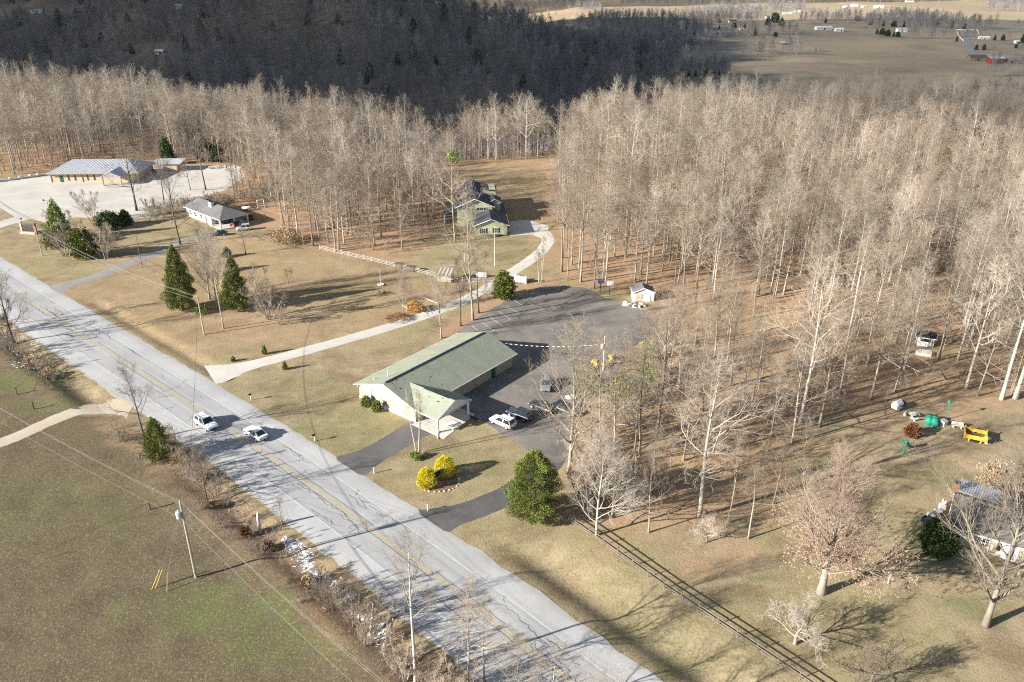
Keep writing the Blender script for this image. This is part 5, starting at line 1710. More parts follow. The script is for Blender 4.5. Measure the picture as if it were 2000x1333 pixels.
p, a = on_road(400, 834, -1.75)
car('white sport utility car driving in the lane by the pasture', 'carwhite', p, a + PI, 4.75, 1.92, 1.72, 'suv', 'car', 'suv')
p, a = on_road(505, 849, 1.85)
car('white sedan driving in the lane by the church', 'carwhite', p, a, 4.8, 1.86, 1.44, 'sedan')
f0, f1 = G(964.8, 828), G(990, 839)
ca_ = frame_of(f1, f0)
car('white parked car at the edge of the church lot', 'carwhite', (*U(982, 830), .035), ca_, 4.6, 1.86, 1.66, 'suv', 'car', 'suv')
p = U(1015, 815); car('dark blue parked car next to the white parked car', 'carblue', (*p, .035), ca_ + .03, 4.6, 1.85, 1.6, 'suv', 'car', 'suv')
p = U(1058, 800); car('black parked sedan under the many limbed tree', 'carblack', (*p, .035), ca_ - .02, 4.7, 1.84, 1.5, 'sedan')
p = U(1105, 806); car('black parked hatchback deepest under the many limbed tree', 'carblack', (*p, .035), ca_ + PI, 4.4, 1.82, 1.6, 'suv', 'car', 'suv')
p = U(1066, 757); car('silver grey parked car behind the many limbed tree', 'carsilver', (*p, .035), math.radians(-95), 4.7, 1.86, 1.68, 'suv', 'car', 'suv')
p = G(476, 450); car('white and black open jeep on the bare soil by the ranch house', 'carwhite', p, math.radians(200), 4.0, 1.75, 1.75, 'suv', 'car', 'jeep')
p = G(427, 460); car('black sedan parked at the end of the gravel lane', 'carblack', p, math.radians(195), 4.8, 1.85, 1.45, 'sedan')
p = G(489, 427); car('dark car parked behind the ranch house carport', 'carblack', p, math.radians(110), 4.6, 1.85, 1.5, 'sedan')
p = G(441, 436); car('dark car standing under the ranch house carport', 'carblue', (p[0], p[1], .1), rh.rotation_euler[2] + PI / 2, 4.4, 1.8, 1.5, 'sedan')


def mower(label, loc, rz, mat='yellow', name='riding_mower', group=None, s=1.0):
    o = thing(name, label, 'mower', loc, rz, group); o.scale = (s,) * 3
    MB().box((.55, 0, .75), (1.1, .75, .55), 0, 0, .85).box((.1, 0, .5), (2.2, .6, .25)).build('body', mat, o)
    MB().box((.1, 0, .3), (1.1, 1.4, .18), 0, 0, .9).build('deck', mat, o)
    MB().box((-.5, 0, .85), (.5, .55, .15)).box((-.72, 0, 1.1), (.12, .52, .5)).build('seat', 'black', o)
    MB().tube([(-.9, -.42, .6), (-.9, -.42, 1.75), (-.9, .42, 1.75), (-.9, .42, .6)], .045, 6).build('roll_bar', 'black', o)
    MB().tube([(.05, 0, .8), (-.12, 0, 1.15)], .03, 6).lathe([(.18, 1.15), (.2, 1.17), (.18, 1.19)], (-.12, 0, 0), 10).build('steering_wheel', 'black', o)
    for x_, r_, w_ in ((-.65, .42, .3), (.85, .28, .22)):
        for sy in (-1, 1):
            wl_ = MB().lathe([(r_ * .5, -w_ / 2), (r_, -w_ / 2), (r_, w_ / 2), (r_ * .5, w_ / 2)], (0, 0, 0), 12).build('wheel', 'black', o)
            wl_.location = (x_, sy * .58, r_); wl_.rotation_euler = (PI / 2, 0, 0)
    return o


mower('yellow riding mower with roll bar nearer the utility pole by the court', (*U(1168, 717), .035), 2.4, s=1.15)
mower('yellow riding mower with roll bar on the woods side by the court', (*U(1198, 708), .035), 2.0, s=1.15)
mower('red riding mower beside the ranch house carport', G(461, 443), 2.6, 'red', s=1.3)

# ------------------------------------------------------------------ poles, wires, lamps
def pole(px, py, top, label, mat='pole', r=.15, name='utility_pole', cat='utility pole', arm=False, can=None):
    b = G(px, py); h = height_at(b, top)
    o = thing(name, label, cat, b)
    MB().tube([(0, 0, -.3), (0, 0, h * .5), (0, 0, h)], [r, r * .85, r * .65], 10).build('shaft', mat, o)
    if arm:
        MB().box((0, 0, h - .5), (1.9, .1, .12), math.radians(40)).build('cross_arm', 'wood', o)
        for k in (-.8, 0, .8): MB().lathe([(.03, 0), (.06, .05), (.03, .15), (.05, .2), (.02, .25)], (k * math.cos(.7), k * math.sin(.7), h - .45), 8).build('insulator', 'offwhite', o)
    if can:
        MB().lathe([(.05, -.5), (.30, -.45), (.32, 0), (.32, .3), (.28, .42), (.1, .5)], (.42 * math.cos(can), .42 * math.sin(can), h - 1.9), 12).build('transformer', 'steel', o)
        MB().lathe([(.04, 0), (.06, .06), (.03, .2)], (.42 * math.cos(can), .42 * math.sin(can), h - 1.4), 8).build('bushing', 'offwhite', o)
    return (b[0], b[1], b[2] + h)


T1 = pole(383, 1128, 978, 'wooden utility pole with pale transformer in the pasture', can=3.4, r=.17)
T2 = pole(399, 654, 577, 'wooden utility pole on the lawn beside the tallest cedar', arm=False)
T3 = pole(83, 500, 443, 'wooden utility pole below the dark sign', r=.16)
T4 = pole(278, 523, 460, 'thin leaning dark pole beside the gravel lane', 'barkdark', .09, 'service_pole', 'pole')
T5 = pole(1178, 724, 657, 'pale utility pole with transformer beside the mowers', 'offwhite', .14, can=3.6)
T6 = pole(966, 520, 452, 'tall pale flagpole on the lawn below the green house', 'white', .07, 'flagpole', 'flagpole')
T7 = pole(1045, 985, 908, 'short grey service pole standing in front of the big cedar', 'offwhite', .11, 'service_pole', 'pole')


def wire(label, a, b, sag=1.0, r=.018, mat='steel', group=None, name='power_line', n=14, cat='wire'):
    m_ = MB()
    m_.tube([(a[0] + (b[0] - a[0]) * i / n, a[1] + (b[1] - a[1]) * i / n, a[2] + (b[2] - a[2]) * i / n - 4 * sag * (i / n) * (1 - i / n)) for i in range(n + 1)], r, 4)
    return tag(m_.build(name, mat), label, cat, group)


def off(p, dx, dy, dz): return (p[0] + dx, p[1] + dy, p[2] + dz)


far_l = (T1[0] - 72, T1[1] + 50, T1[2] - .5)
near_r = (T1[0] + 46, T1[1] - 42, T1[2] - .4)
for k, dz in ((0, -.1), (.35, -.6), (-.35, -2.4)):
    wire('power line running along the pasture from the transformer pole away from the highway bend', off(T1, k, 0, dz), off(far_l, k * 2, 0, dz), 1.6, .011, 'wire', 'power lines over the pasture')
    wire('power line running along the pasture from the transformer pole beside the ditch', off(T1, k, 0, dz), off(near_r, k * 3, 0, dz), 1.4, .012, 'wire', 'power lines beside the ditch')
wire('thick telephone cable slung below the power lines beside the ditch', off(T1, 0, 0, -4.2), off(near_r, 0, 0, -4.2), 1.6, .03, 'dark')
wire('dark service wire crossing the highway from the transformer pole', off(T1, 0, 0, -3.0), off(T2, 0, 0, -.2), 1.8, .022, 'dark')
for k, dz in ((-.25, -.1), (.25, -.5), (0, -1.2)):
    wire('power line between the lawn pole and the pole below the sign', off(T2, k, 0, dz), off(T3, k, 0, dz), 1.4, .018, 'wire', 'power lines over the lawn')
    wire('power line leaving the pole below the sign over the concrete lot', off(T3, k, 0, dz), (T3[0] - 60, T3[1] + 45, T3[2]), 1.4, .018, 'wire', 'power lines past the sign')
# twisted service cable to the church: pale and dark lengths alternate
a, b = (*U(950, 666, 3.6), 3.6), off(T5, -.2, 0, -1.6)
cb = thing('service_cable', 'black and white twisted service cable from the church to the pole', 'cable')
for i in range(44):
    t0, t1 = i / 44, (i + 1) / 44
    P_ = [(a[0] + (b[0] - a[0]) * t, a[1] + (b[1] - a[1]) * t, a[2] + (b[2] - a[2]) * t - 3.2 * t * (1 - t)) for t in (t0, t1)]
    MB().tube(P_, .05, 5).build('cable_turn', 'white' if i % 2 else 'dark', cb)
for px, py, qx, qy in ((296, 1152, 313, 1117), (303, 1150, 318, 1117), (326, 1156, 328, 1122)):
    a = G(px, py); b = U(qx, qy, 1.6)
    m_ = MB().tube([(a[0], a[1], a[2] - .1), (b[0], b[1], 1.9)], .05, 6)
    tag(m_.build('guy_guard', 'yellow' if px < 320 else 'straw'), 'yellow guy wire guard slanting up from the pasture' if px < 320 else 'pale straw coloured guy wire guard beside the yellow ones', 'guy guard', 'yellow guy guards' if px < 320 else None)
    wire('guy wire rising from its guard to the transformer pole' if px < 320 else 'guy wire rising from the pale guard to the transformer pole', (b[0], b[1], 1.9), off(T1, 0, 0, -1.2 - .3 * (px > 300)), 0, .008, 'wire', 'guy wires of the transformer pole' if px < 320 else None, 'guy_wire', 3)


def lamp(px, py, top, label, heads, mat='dark'):
    b = G(px, py); h = height_at(b, top)
    o = thing('lamp_post', label, 'lamp post', b)
    MB().tube([(0, 0, -.2), (0, 0, h)], [.07, .05], 8).build('shaft', mat, o)
    for k in range(heads):
        s_ = (-1, 1)[k % 2] * (.9 if heads > 1 else 0)
        if heads > 1: MB().tube([(0, 0, h - .15), (s_, 0, h)], .04, 6).build('arm', mat, o)
        MB().lathe([(.1, -.12), (.28, 0), (.26, .12), (.12, .3), (.03, .36)], (s_, 0, h), 10).build('lamp_head', mat, o)
    return o


lamp(105, 447, 392, 'tall dark twin headed lamp post at the edge of the concrete lot', 2)
lamp(1845, 821, 786, 'green garden lamp post beside the little white box', 1, 'green')
lamp(48, 455, 428, 'short dark lamp post beside the dark sign', 1)

# ------------------------------------------------------------------ signs, mailboxes, posts
a, b = G(846, 944), G(866, 932)
sg = thing('church_sign', 'dark church sign board on white posts between the golden shrubs', 'sign', ((a[0] + b[0]) / 2, (a[1] + b[1]) / 2, 0), frame_of(a, b))
hl = math.dist(a[:2], b[:2]) / 2
MB().box((0, 0, 1.15), (hl * 2, .12, 1.0)).build('board', 'dark', sg)
for z_ in (.62, 1.68): MB().box((0, 0, z_), (hl * 2 + .2, .2, .09)).build('frame_rail', 'white', sg)
for s_ in (-1, 1): MB().box((s_ * (hl + .08), 0, .9), (.16, .22, 1.9)).box((s_ * (hl + .08), 0, .15), (.35, .4, .3)).build('post', 'white', sg)
rg2 = random.Random(2); cxs = G(853, 944)
for i in range(26):
    an_ = 2 * PI * i / 26 + rg2.uniform(-.05, .05)
    p = (cxs[0] + .2 + 3.0 * math.cos(an_), cxs[1] + .3 + 2.4 * math.sin(an_))
    if p[1] > cxs[1] + 1.2: continue
    o = MB().lathe([(.10, 0), (.2, .08), (.17, .2), (.05, .26)], (0, 0, 0), 6).build('edging_stone', 'tan'); o.location = (p[0], p[1], .0); o.scale = (rg2.uniform(.5, 1.1), rg2.uniform(.5, 1.0), rg2.uniform(.4, .7))
    tag(o, 'rough stone edging the bed round the golden shrubs', 'stone', 'edging stones of the golden shrub bed')
tag(MB().lathe([(2.9, 0), (2.7, .06), (.3, .12)], (cxs[0] + .2, cxs[1] + .6, -.02), 20).build('mulch_bed', 'woodbrown'), 'mulched bed under the golden shrubs', None, None, 'structure')
b = G(58, 456); sg = thing('monument_sign', 'large dark sign with brick end piers beside the concrete lot', 'sign', b, math.radians(-12))
MB().prism([(-1.9, -.2), (1.9, -.2), (1.9, .2), (-1.9, .2)], .6, 2.6).build('board', 'dark', sg)
MB().box((0, 0, 2.68), (3.4, .45, .16)).build('cap', 'woodbrown', sg)
for s_ in (-1, 1): MB().box((s_ * 2.15, 0, 1.5), (.5, .6, 3.0)).build('pier', 'brickwall' if s_ < 0 else 'brick', sg)
MB().box((0, -.3, .25), (4.8, 1.0, .5)).build('base', 'brickwall', sg)


def mailbox(px, py, label, bm='black', pm='offwhite'):
    b = G(px, py); o = thing('mailbox', label, 'mailbox', b, ROT_ROAD)
    MB().box((0, 0, .5), (.11, .11, 1.2)).box((.15, 0, .98), (.5, .1, .1)).build('post', pm, o)
    m_ = MB().box((.15, 0, 1.12), (.5, .22, .18)); m_.tube([(-.1, 0, 1.2), (.4, 0, 1.2)], .11, 10).build('box', bm, o)
    MB().box((.3, .13, 1.25), (.05, .02, .2)).build('flag', 'red', o)
    return o


ROT_ROAD = math.radians(225)
mailbox(491, 782, 'black mailbox by the mouth of the concrete drive')
mailbox(615, 862, 'black mailbox on the verge before the church drive')
for px, py, lb in ((731, 925, 'short white marker post at the corner of the church drive'), (836, 998, 'short white marker post at the corner of the church exit drive')):
    b = G(px, py); o = thing('marker_post', lb, 'post', b)
    MB().tube([(0, 0, -.1), (0, 0, .8)], .07, 8).build('shaft', 'white', o); MB().lathe([(.10, .78), (.13, .86), (.10, .98), (.03, 1.02)], (0, 0, 0), 10).build('cap', 'white', o)
for px, py, lb in ((33, 771, 'dark wooden fence post on the track side of the pasture fence'), (66, 800, 'dark wooden fence post beside the farm track'), (293, 996, 'thick dark wooden fence post beside the transformer pole'), (228, 1020, 'thin dark fence post in the middle of the pasture'), (86, 1092, 'thin dark fence post low in the pasture')):
    b = G(px, py); th = lb.startswith('thin')
    o = MB().tube([(0, 0, -.2), (.03, 0, .8), (.02, .02, 1.35)], [.13, .12, .11] if not th else [.03] * 3, 7).build('fence_post', 'barkdark'); o.location = b
    tag(o, lb, 'fence post')
a, b = G(33, 771), G(75, 728)
wire('rusty fence wire running up from the dark post to the brush', off(a, 0, 0, 1.1), off(b, 0, 0, 1.1), .1, .02, 'woodbrown', None, 'fence_wire', 4)
a, b, c = G(293, 996), G(228, 1020), G(0, 1130)
wire('sagging fence wire across the pasture to the thick dark post', off(a, 0, 0, 1.1), off(c, 0, 0, 1.0), .2, .015, 'woodbrown', None, 'fence_wire', 8)


def rail_fence(pix, label, mat, bay, nr, hgt, name, gap=None, zt=0.0):
    P_, S_ = resample([G(*p)[:2] for p in pix], bay)
    o = thing(name, label, 'fence', (P_[0][0], P_[0][1], 0))
    pm = MB().box((0, 0, hgt / 2 - .1), (.11, .11, hgt + .35)).mesh('post', mat)
    d0 = math.dist(P_[0], P_[1])
    rm = MB().box((0, 0, 0), (d0, .04, .10 if mat == 'wood' else .07)).mesh('rail', mat)
    for i in range(len(P_)):
        z_ = float(terrain(P_[i][0], P_[i][1]))
        put('post', pm, o, (P_[i][0] - P_[0][0], P_[i][1] - P_[0][1], z_), frame_of(P_[i], P_[min(i + 1, len(P_) - 1)]) if i < len(P_) - 1 else 0)
        if i == len(P_) - 1 or (gap and gap[0] <= i < gap[1]): continue
        c_ = (P_[i] + P_[i + 1]) / 2
        a_ = frame_of(P_[i], P_[i + 1])
        for k in range(nr):
            put('rail', rm, o, (c_[0] - P_[0][0] + .095 * math.sin(a_), c_[1] - P_[0][1] - .095 * math.cos(a_), z_ + hgt * (k + 1) / nr - .06), a_)
    return o


rail_fence([(1098, 1009), (1130, 1031), (1165, 1055), (1300, 1152), (1440, 1245), (1580, 1338), (1700, 1420)], 'weathered three rail wooden fence running down the lawn', 'wood', 2.4, 3, 1.15, 'rail_fence')
rail_fence([(625, 488), (700, 505), (800, 529), (895, 551), (1008, 556)], 'white three rail fence across the lawn below the green house', 'fencewhite', 2.5, 3, 1.15, 'white_rail_fence', gap=(10, 11))

# ------------------------------------------------------------------ yard things below the green house
b = G(870, 549); o = thing('potting_shed', 'little plank shed with striped board roof behind the white fence', 'shed', b, math.radians(-12))
for x_ in (-1.6, 1.6):
    for y_ in (-1.1, 1.1): MB().box((x_, y_, 1.0), (.16, .16, 2.1)).build('post', 'woodpale', o)
for k in range(9):
    MB().slab([(-2 + k * .45, -1.5, 1.9), (-1.58 + k * .45, -1.5, 1.9), (-1.58 + k * .45, 1.5, 2.7), (-2 + k * .45, 1.5, 2.7)], .05).build('roof_board', 'woodpale' if k % 2 else 'roofgrey', o)
for k in range(6): MB().box((0, -1.15, .25 + k * .2), (3.0, .06, .14)).build('wall_board', 'woodpale', o)
window(o, .2, -1.18, 1.55, .7, .6, 'y-')
for i, (px, py, lb) in enumerate(((780, 524, 'grey pallet stand behind the white fence nearer the woods'), (803, 530, 'grey pallet stand behind the white fence beside the potting shed'))):
    b = G(px, py); o = thing('pallet_stand', lb, 'stand', b, -.4 + .1 * i)
    for x_ in (-.8, .8):
        for y_ in (-.6, .6): MB().box((x_, y_, .6), (.12, .12, 1.2)).build('leg', 'wood', o)
    for k in range(6): MB().box((-.85 + k * .34, 0, 1.23), (.26, 1.5, .06)).build('slat', 'wood', o)
    for k in range(3): MB().box((0, -.62, .3 + k * .3), (1.7, .05, .14)).build('slat', 'wood', o)
for i, (px, py, sx, sz, lb) in enumerate(((940, 542, 2.2, 1.3, 'white lattice screen panel near the flagpole'), (985, 545, 1.4, 1.9, 'taller white screen panel near the flagpole'))):
    b = G(px, py); o = thing('screen_panel', lb, 'screen', b, -.15)
    MB().box((0, 0, sz / 2), (sx, .06, sz * .9)).build('panel', 'offwhite', o)
    for s_ in (-1, 1): MB().box((s_ * (sx / 2 + .06), 0, sz / 2), (.12, .14, sz + .2)).build('post', 'white', o)
b = G(1017, 552); o = thing('gate_wall', 'white masonry gate wall with grey door beside the concrete drive', 'wall', b, -.5)
MB().box((0, 0, .75), (2.4, .3, 1.5)).build('panel', 'white', o); MB().box((0, -.17, .85), (.5, .06, 1.5)).build('panel_door', 'grey', o)
for s_ in (-1, 1): MB().box((s_ * 1.35, 0, .9), (.35, .4, 1.8)).build('pier', 'white', o)
b = G(744, 557); o = thing('tetherball_pole', 'white pole standing in a white ring base on the lawn', 'pole', b)
MB().tube([(0, 0, 0), (0, 0, 3.6)], .05, 8).build('shaft', 'offwhite', o)
MB().lathe([(.35, 0), (.8, .02), (.85, .2), (.7, .25), (.4, .2)], (0, 0, 0), 18).build('ring_base', 'offwhite', o)
for px, py, lb in ((741, 573, 'small dark stool on the lawn'), (751, 573, 'small dark stool on the lawn')):
    b = G(px, py); o = thing('stool', lb, 'stool', b, .3, 'dark stools on the lawn')
    MB().lathe([(.25, .45), (.27, .5), (.2, .53)], (0, 0, 0), 10).build('seat', 'dark', o)
    for k in range(3): MB().tube([(.12 * math.cos(2.1 * k), .12 * math.sin(2.1 * k), .46), (.22 * math.cos(2.1 * k), .22 * math.sin(2.1 * k), 0)], .03, 5).build('leg', 'dark', o)
for i, (p, q, lb) in enumerate((((786, 598), (834, 614), 'long landscape timber in front of the orange bush'), ((826, 582), (858, 594), 'landscape timber behind the orange bush'))):
    a, b = G(*p), G(*q); L_ = math.dist(a[:2], b[:2]); o = thing('landscape_timber', lb, 'timber', ((a[0] + b[0]) / 2, (a[1] + b[1]) / 2, 0), frame_of(a, b))
    for k in range(2): MB().box(((k - .5) * L_ / 2, 0, .1), (L_ / 2 - .04, .2, .2)).build('timber_length', 'woodpale', o)
# basketball goals behind the court
for px, py, top, mt, lb in ((1190, 576, 548, 'white', 'basketball goal with white backboard at the edge of the court'), (1172, 571, 544, 'blue', 'basketball goal with blue backboard at the edge of the court')):
    b = G(px, py); h = height_at(b, top); o = thing('basketball_goal', lb, 'basketball goal', b, .1)
    MB().tube([(0, 0, -.2), (0, 0, h - .6), (0, -.5, h - .4)], .08, 8).build('shaft', 'dark', o)
    MB().box((0, -.55, h - .5), (1.5, .06, 1.0)).build('backboard', mt, o)
    MB().tube([(.23 * math.cos(t), -.85 + .23 * math.sin(t), h - .85) for t in np.linspace(0, 2 * PI, 13)], .02, 5).build('hoop', 'red', o)
# stacked white blocks by the shed
rb_ = random.Random(12)
for i in range(15):
    px, py = (1218 + 19 * rb_.random(), 594 + 5 * rb_.random()) if i < 7 else (1238 + 22 * rb_.random(), 597 + 5 * rb_.random())
    b = G(px, py); m_ = MB().box((0, 0, .22), (.95, .5, .4), 0, 0, .88).box((0, 0, .46), (.7, .36, .1), 0, 0, .7); o = m_.build('white_sack', 'offwhite'); o.location = (b[0], b[1], .03 + (.42 if i % 5 == 4 else 0)); o.rotation_euler = (0, 0, rb_.uniform(-.5, .5))
    tag(o, 'filled white sack in the heap in front of the white shed', 'sack', 'white sacks heaped by the shed')
for i, (p, q, lb) in enumerate((((1250, 607), (1302, 603), 'long brown log lying along the court edge'), ((1285, 614), (1325, 612), 'shorter brown log lying past the white sacks'))):
    a, b = G(*p), G(*q); tag(MB().tube([(a[0], a[1], .25), ((a[0] + b[0]) / 2, (a[1] + b[1]) / 2, .3), (b[0], b[1], .25)], [.3, .28, .24], 9).build('log', 'woodbrown', None, True), lb, 'log')
# church yard bench and picnic table
b = G(884, 836); o = thing('picnic_table', 'white picnic table on the slab by the portico', 'table', (b[0], b[1], .06), .85)
MB().box((0, 0, .75), (1.8, .75, .06)).build('table_top', 'white', o)
for s_ in (-1, 1):
    MB().box((0, s_ * .75, .45), (1.8, .28, .05)).build('bench', 'white', o)
    MB().tube([(s_ * .65, -.75, 0), (s_ * .65, -.3, .74)], .05, 5).tube([(s_ * .65, .75, 0), (s_ * .65, .3, .74)], .05, 5).tube([(s_ * .65, -.75, .42), (s_ * .65, .75, .42)], .04, 5).build('leg', 'white', o)
b = G(926, 822); o = thing('black_bench', 'black bench in the shade beside the portico post', 'bench', b, 2.4)
for k in range(4): MB().box((0, -.2 + k * .13, .45), (1.5, .10, .04)).build('slat', 'black', o)
for k in range(3): MB().box((0, .26, .6 + k * .15), (1.5, .04, .10)).build('slat', 'black', o)
for s_ in (-1, 1): MB().tube([(s_ * .65, -.22, 0), (s_ * .65, -.22, .45), (s_ * .65, .24, .43), (s_ * .65, .3, .95)], .035, 5).tube([(s_ * .65, .24, .43), (s_ * .65, .26, 0)], .035, 5).build('leg', 'black', o)
b = G(1117, 778); o = MB().lathe([(.6, 0), (.95, .15), (.9, .45), (.5, .75), (.1, .8)], (0, 0, 0), 9).build('boulder', 'concrete', None, True); o.location = b; o.scale = (1.3, .8, .8)
tag(o, 'pale boulder beside the parked silver grey car', 'boulder')

# ------------------------------------------------------------------ yard things at the right
b = G(1781, 816); o = thing('concrete_picnic_set', 'round concrete table with curved benches on the lawn', 'table', b)
MB().lathe([(.35, 0), (.2, .15), (.2, .6), (.6, .66), (.62, .74)], (0, 0, 0), 14).build('table', 'concrete', o)
for k in range(3):
    t0 = 2.1 * k + .4
    MB().tube([(1.15 * math.cos(t0 + d), 1.15 * math.sin(t0 + d), .42) for d in (-.5, -.2, .2, .5)], .17, 6).tube([(1.15 * math.cos(t0), 1.15 * math.sin(t0), 0), (1.15 * math.cos(t0), 1.15 * math.sin(t0), .4)], .14, 6).build('bench', 'concrete', o)
for i, (px, py) in enumerate(((1813, 828), (1823, 830))):
    b = G(px, py); o = thing('green_drum', 'shiny green drum lying on its side on the lawn', 'drum', b, 1.1, 'green drums on the lawn')
    d = MB().lathe([(.1, -1.0), (.52, -.95), (.58, -.9), (.58, -.3), (.62, -.28), (.62, -.2), (.58, -.18), (.58, .3), (.62, .32), (.62, .4), (.58, .42), (.58, .9), (.52, .95), (.1, 1.0)], (0, 0, 0), 16).build('shell', 'green', o, True)
    d.rotation_euler = (0, PI / 2 - .15, 0); d.location = (0, 0, .75)
    for s_ in (-1, 1): MB().box((s_ * .6, 0, .12), (.14, 1.0, .3)).build('cradle', 'wood', o)
b = G(1842, 831); o = thing('bird_house_box', 'small white box with round hole standing beside the lamp post', 'box', b, .5)
MB().box((0, 0, .4), (.8, .7, .8)).build('body', 'white', o); MB().slab([(-.5, -.45, .8), (.5, -.45, .8), (.5, .45, 1.0), (-.5, .45, 1.0)], .05).build('lid', 'grey', o)
MB().box((-.05, -.36, .45), (.25, .04, .25)).build('opening', 'dark', o)
b = G(1869, 836); o = thing('stone_bench', 'grey stone bench beside the yellow trailer bed', 'bench', b, -.35)
MB().box((0, 0, .5), (1.7, .6, .14)).box((0, .26, .75), (1.7, .12, .4)).build('seat', 'concrete', o)
for s_ in (-1, 1): MB().box((s_ * .55, 0, .22), (.2, .5, .44)).build('leg', 'concrete', o)
# yellow trailer bed
b = G(1903, 858); o = thing('yellow_trailer_bed', 'yellow steel trailer bed standing open on the lawn', 'trailer', b, math.radians(-28))
MB().box((0, 0, .55), (2.9, 2.3, .12)).build('floor', 'woodbrown', o)
for s_ in (-1, 1):
    MB().box((0, s_ * 1.2, .88), (3.0, .1, .66)).build('side_panel', 'yellow', o)
    MB().box((s_ * 1.5, 0, .9), (.1, 2.5, .7)).build('end_panel', 'yellow', o)
    for t_ in (-1, 1): MB().box((s_ * 1.5, t_ * 1.22, .95), (.2, .2, .95)).build('corner_post', 'yellow', o)
    wl_ = MB().lathe([(.2, -.1), (.36, -.1), (.36, .1), (.2, .1)], (0, 0, 0), 14).build('wheel', 'black', o); wl_.location = (0, s_ * 1.0, .36); wl_.rotation_euler = (PI / 2, 0, 0)
    MB().box((s_ * .8, -1.1, .26), (.22, .16, .54)).build('leg', 'yellow', o)
b = G(1926, 866); o = thing('bird_bath', 'pale concrete bird bath beside the yellow trailer bed', 'bird bath', b)
MB().lathe([(.28, 0), (.2, .1), (.12, .3), (.14, .75), (.2, .8)], (0, 0, 0), 12).build('pedestal', 'offwhite', o)
MB().lathe([(.15, .78), (.5, .88), (.52, .96), (.42, .9), (.05, .86)], (0, 0, 0), 16).build('bowl', 'offwhite', o)
b = G(1763, 882); o = thing('play_slide', 'green garden slide with ladder under the bare tree', 'slide', b, .6)
MB().tube([(0, 0, 1.7), (.4, 0, 1.6), (1.4, 0, .5), (1.9, 0, .2)], [.28] * 4, 6).build('chute', 'green', o)
for s_ in (-1, 1):
    MB().tube([(-.5, s_ * .28, 0), (0, s_ * .28, 1.7), (0, s_ * .28, 2.2)], .05, 6).build('ladder_rail', 'green', o)
for k in range(4): MB().tube([(-.42 + .12 * k, -.28, .3 + k * .4), (-.42 + .12 * k, .28, .3 + k * .4)], .035, 5).build('rung', 'green', o)
# white swing frame and tank behind the ranch house
b = G(510, 405); o = thing('swing_frame', 'white A-frame swing behind the ranch house', 'swing', b, .3)
for x_ in (-1, 1): MB().tube([(x_, -.8, 0), (x_, 0, 2.2), (x_, .8, 0)], .09, 6).build('leg', 'white', o)
MB().tube([(-1, 0, 2.2), (1, 0, 2.2)], .09, 6).build('top_bar', 'white', o); MB().box((0, 0, .55), (1.4, .5, .1)).build('seat', 'white', o)
b = G(482, 412); o = thing('propane_tank', 'white propane tank behind the ranch house', 'tank', b, .2)
d = MB().lathe([(.05, -1.4), (.4, -1.25), (.55, -.95), (.55, .95), (.4, 1.25), (.05, 1.4)], (0, 0, 0), 14).build('shell', 'white', o, True); d.rotation_euler = (0, PI / 2, 0); d.location = (0, 0, .85)
for s_ in (-1, 1): MB().box((s_ * .7, 0, .18), (.15, .8, .4)).build('leg', 'concrete', o)
# ------------------------------------------------------------------ the far wooded hill
HT = []
for i in range(4):
    t = Tree(500 + i, H=(17, 19, 15, 18)[i], r0=.22, bole=.22, limbs=17, spread=(.42, .38, .46, .42)[i], ang=(72, 22), kids=(0, 7, 5), up=.10, twig=.032, rmul=.6)
    HT.append(joined(t, 'twighill', 'twighill', 'hill_tree'))
xs, ys = np.meshgrid(np.arange(-1500, 420, 9.5), np.arange(360, 1800, 9.5))
xs = (xs + NR.uniform(-4, 4, xs.shape)).ravel(); ys = (ys + NR.uniform(-4, 4, ys.shape)).ravel()
sl = -.73 * (xs - 140) + .684 * (ys - 600)
edge = np.interp(xs, EDGE_X, EDGE_Y)
k = (sl + 40 * fbm(xs, ys, 130, 31, 2) > -25) & (ys > edge + 60) & in_view(np.c_[xs, ys]) & (.684 * (xs - 140) + .73 * (ys - 600) < np.interp(sl, [0, 100, 350], [30, 120, 250])) & (xs < .19 * ys)
clear_l = [G(*p)[:2] for p in ((-60, 18), (150, 18), (140, 34), (95, 46), (-60, 62))]
k &= ~inside(xs, ys, clear_l)
for px, py, r_ in ((312, 112, 26), (350, 15, 20)):
    c = G(px, py); k &= np.hypot(xs - c[0], ys - c[1]) > r_
hp = np.c_[xs[k], ys[k]]
hz = relief(hp[:, 0], hp[:, 1])
vis = np.ones(len(hp), bool)
gn_scatter('hill_woods', 'dark bare woods covering the hill across the hollow', np.c_[hp, hz], NR.uniform(.6, 1.15, len(hp)), HT * 5 + [evergreen(95, 13, 3.4, 240, tall_prof, 1.0, 'farever', .3, 'hill_pine')])

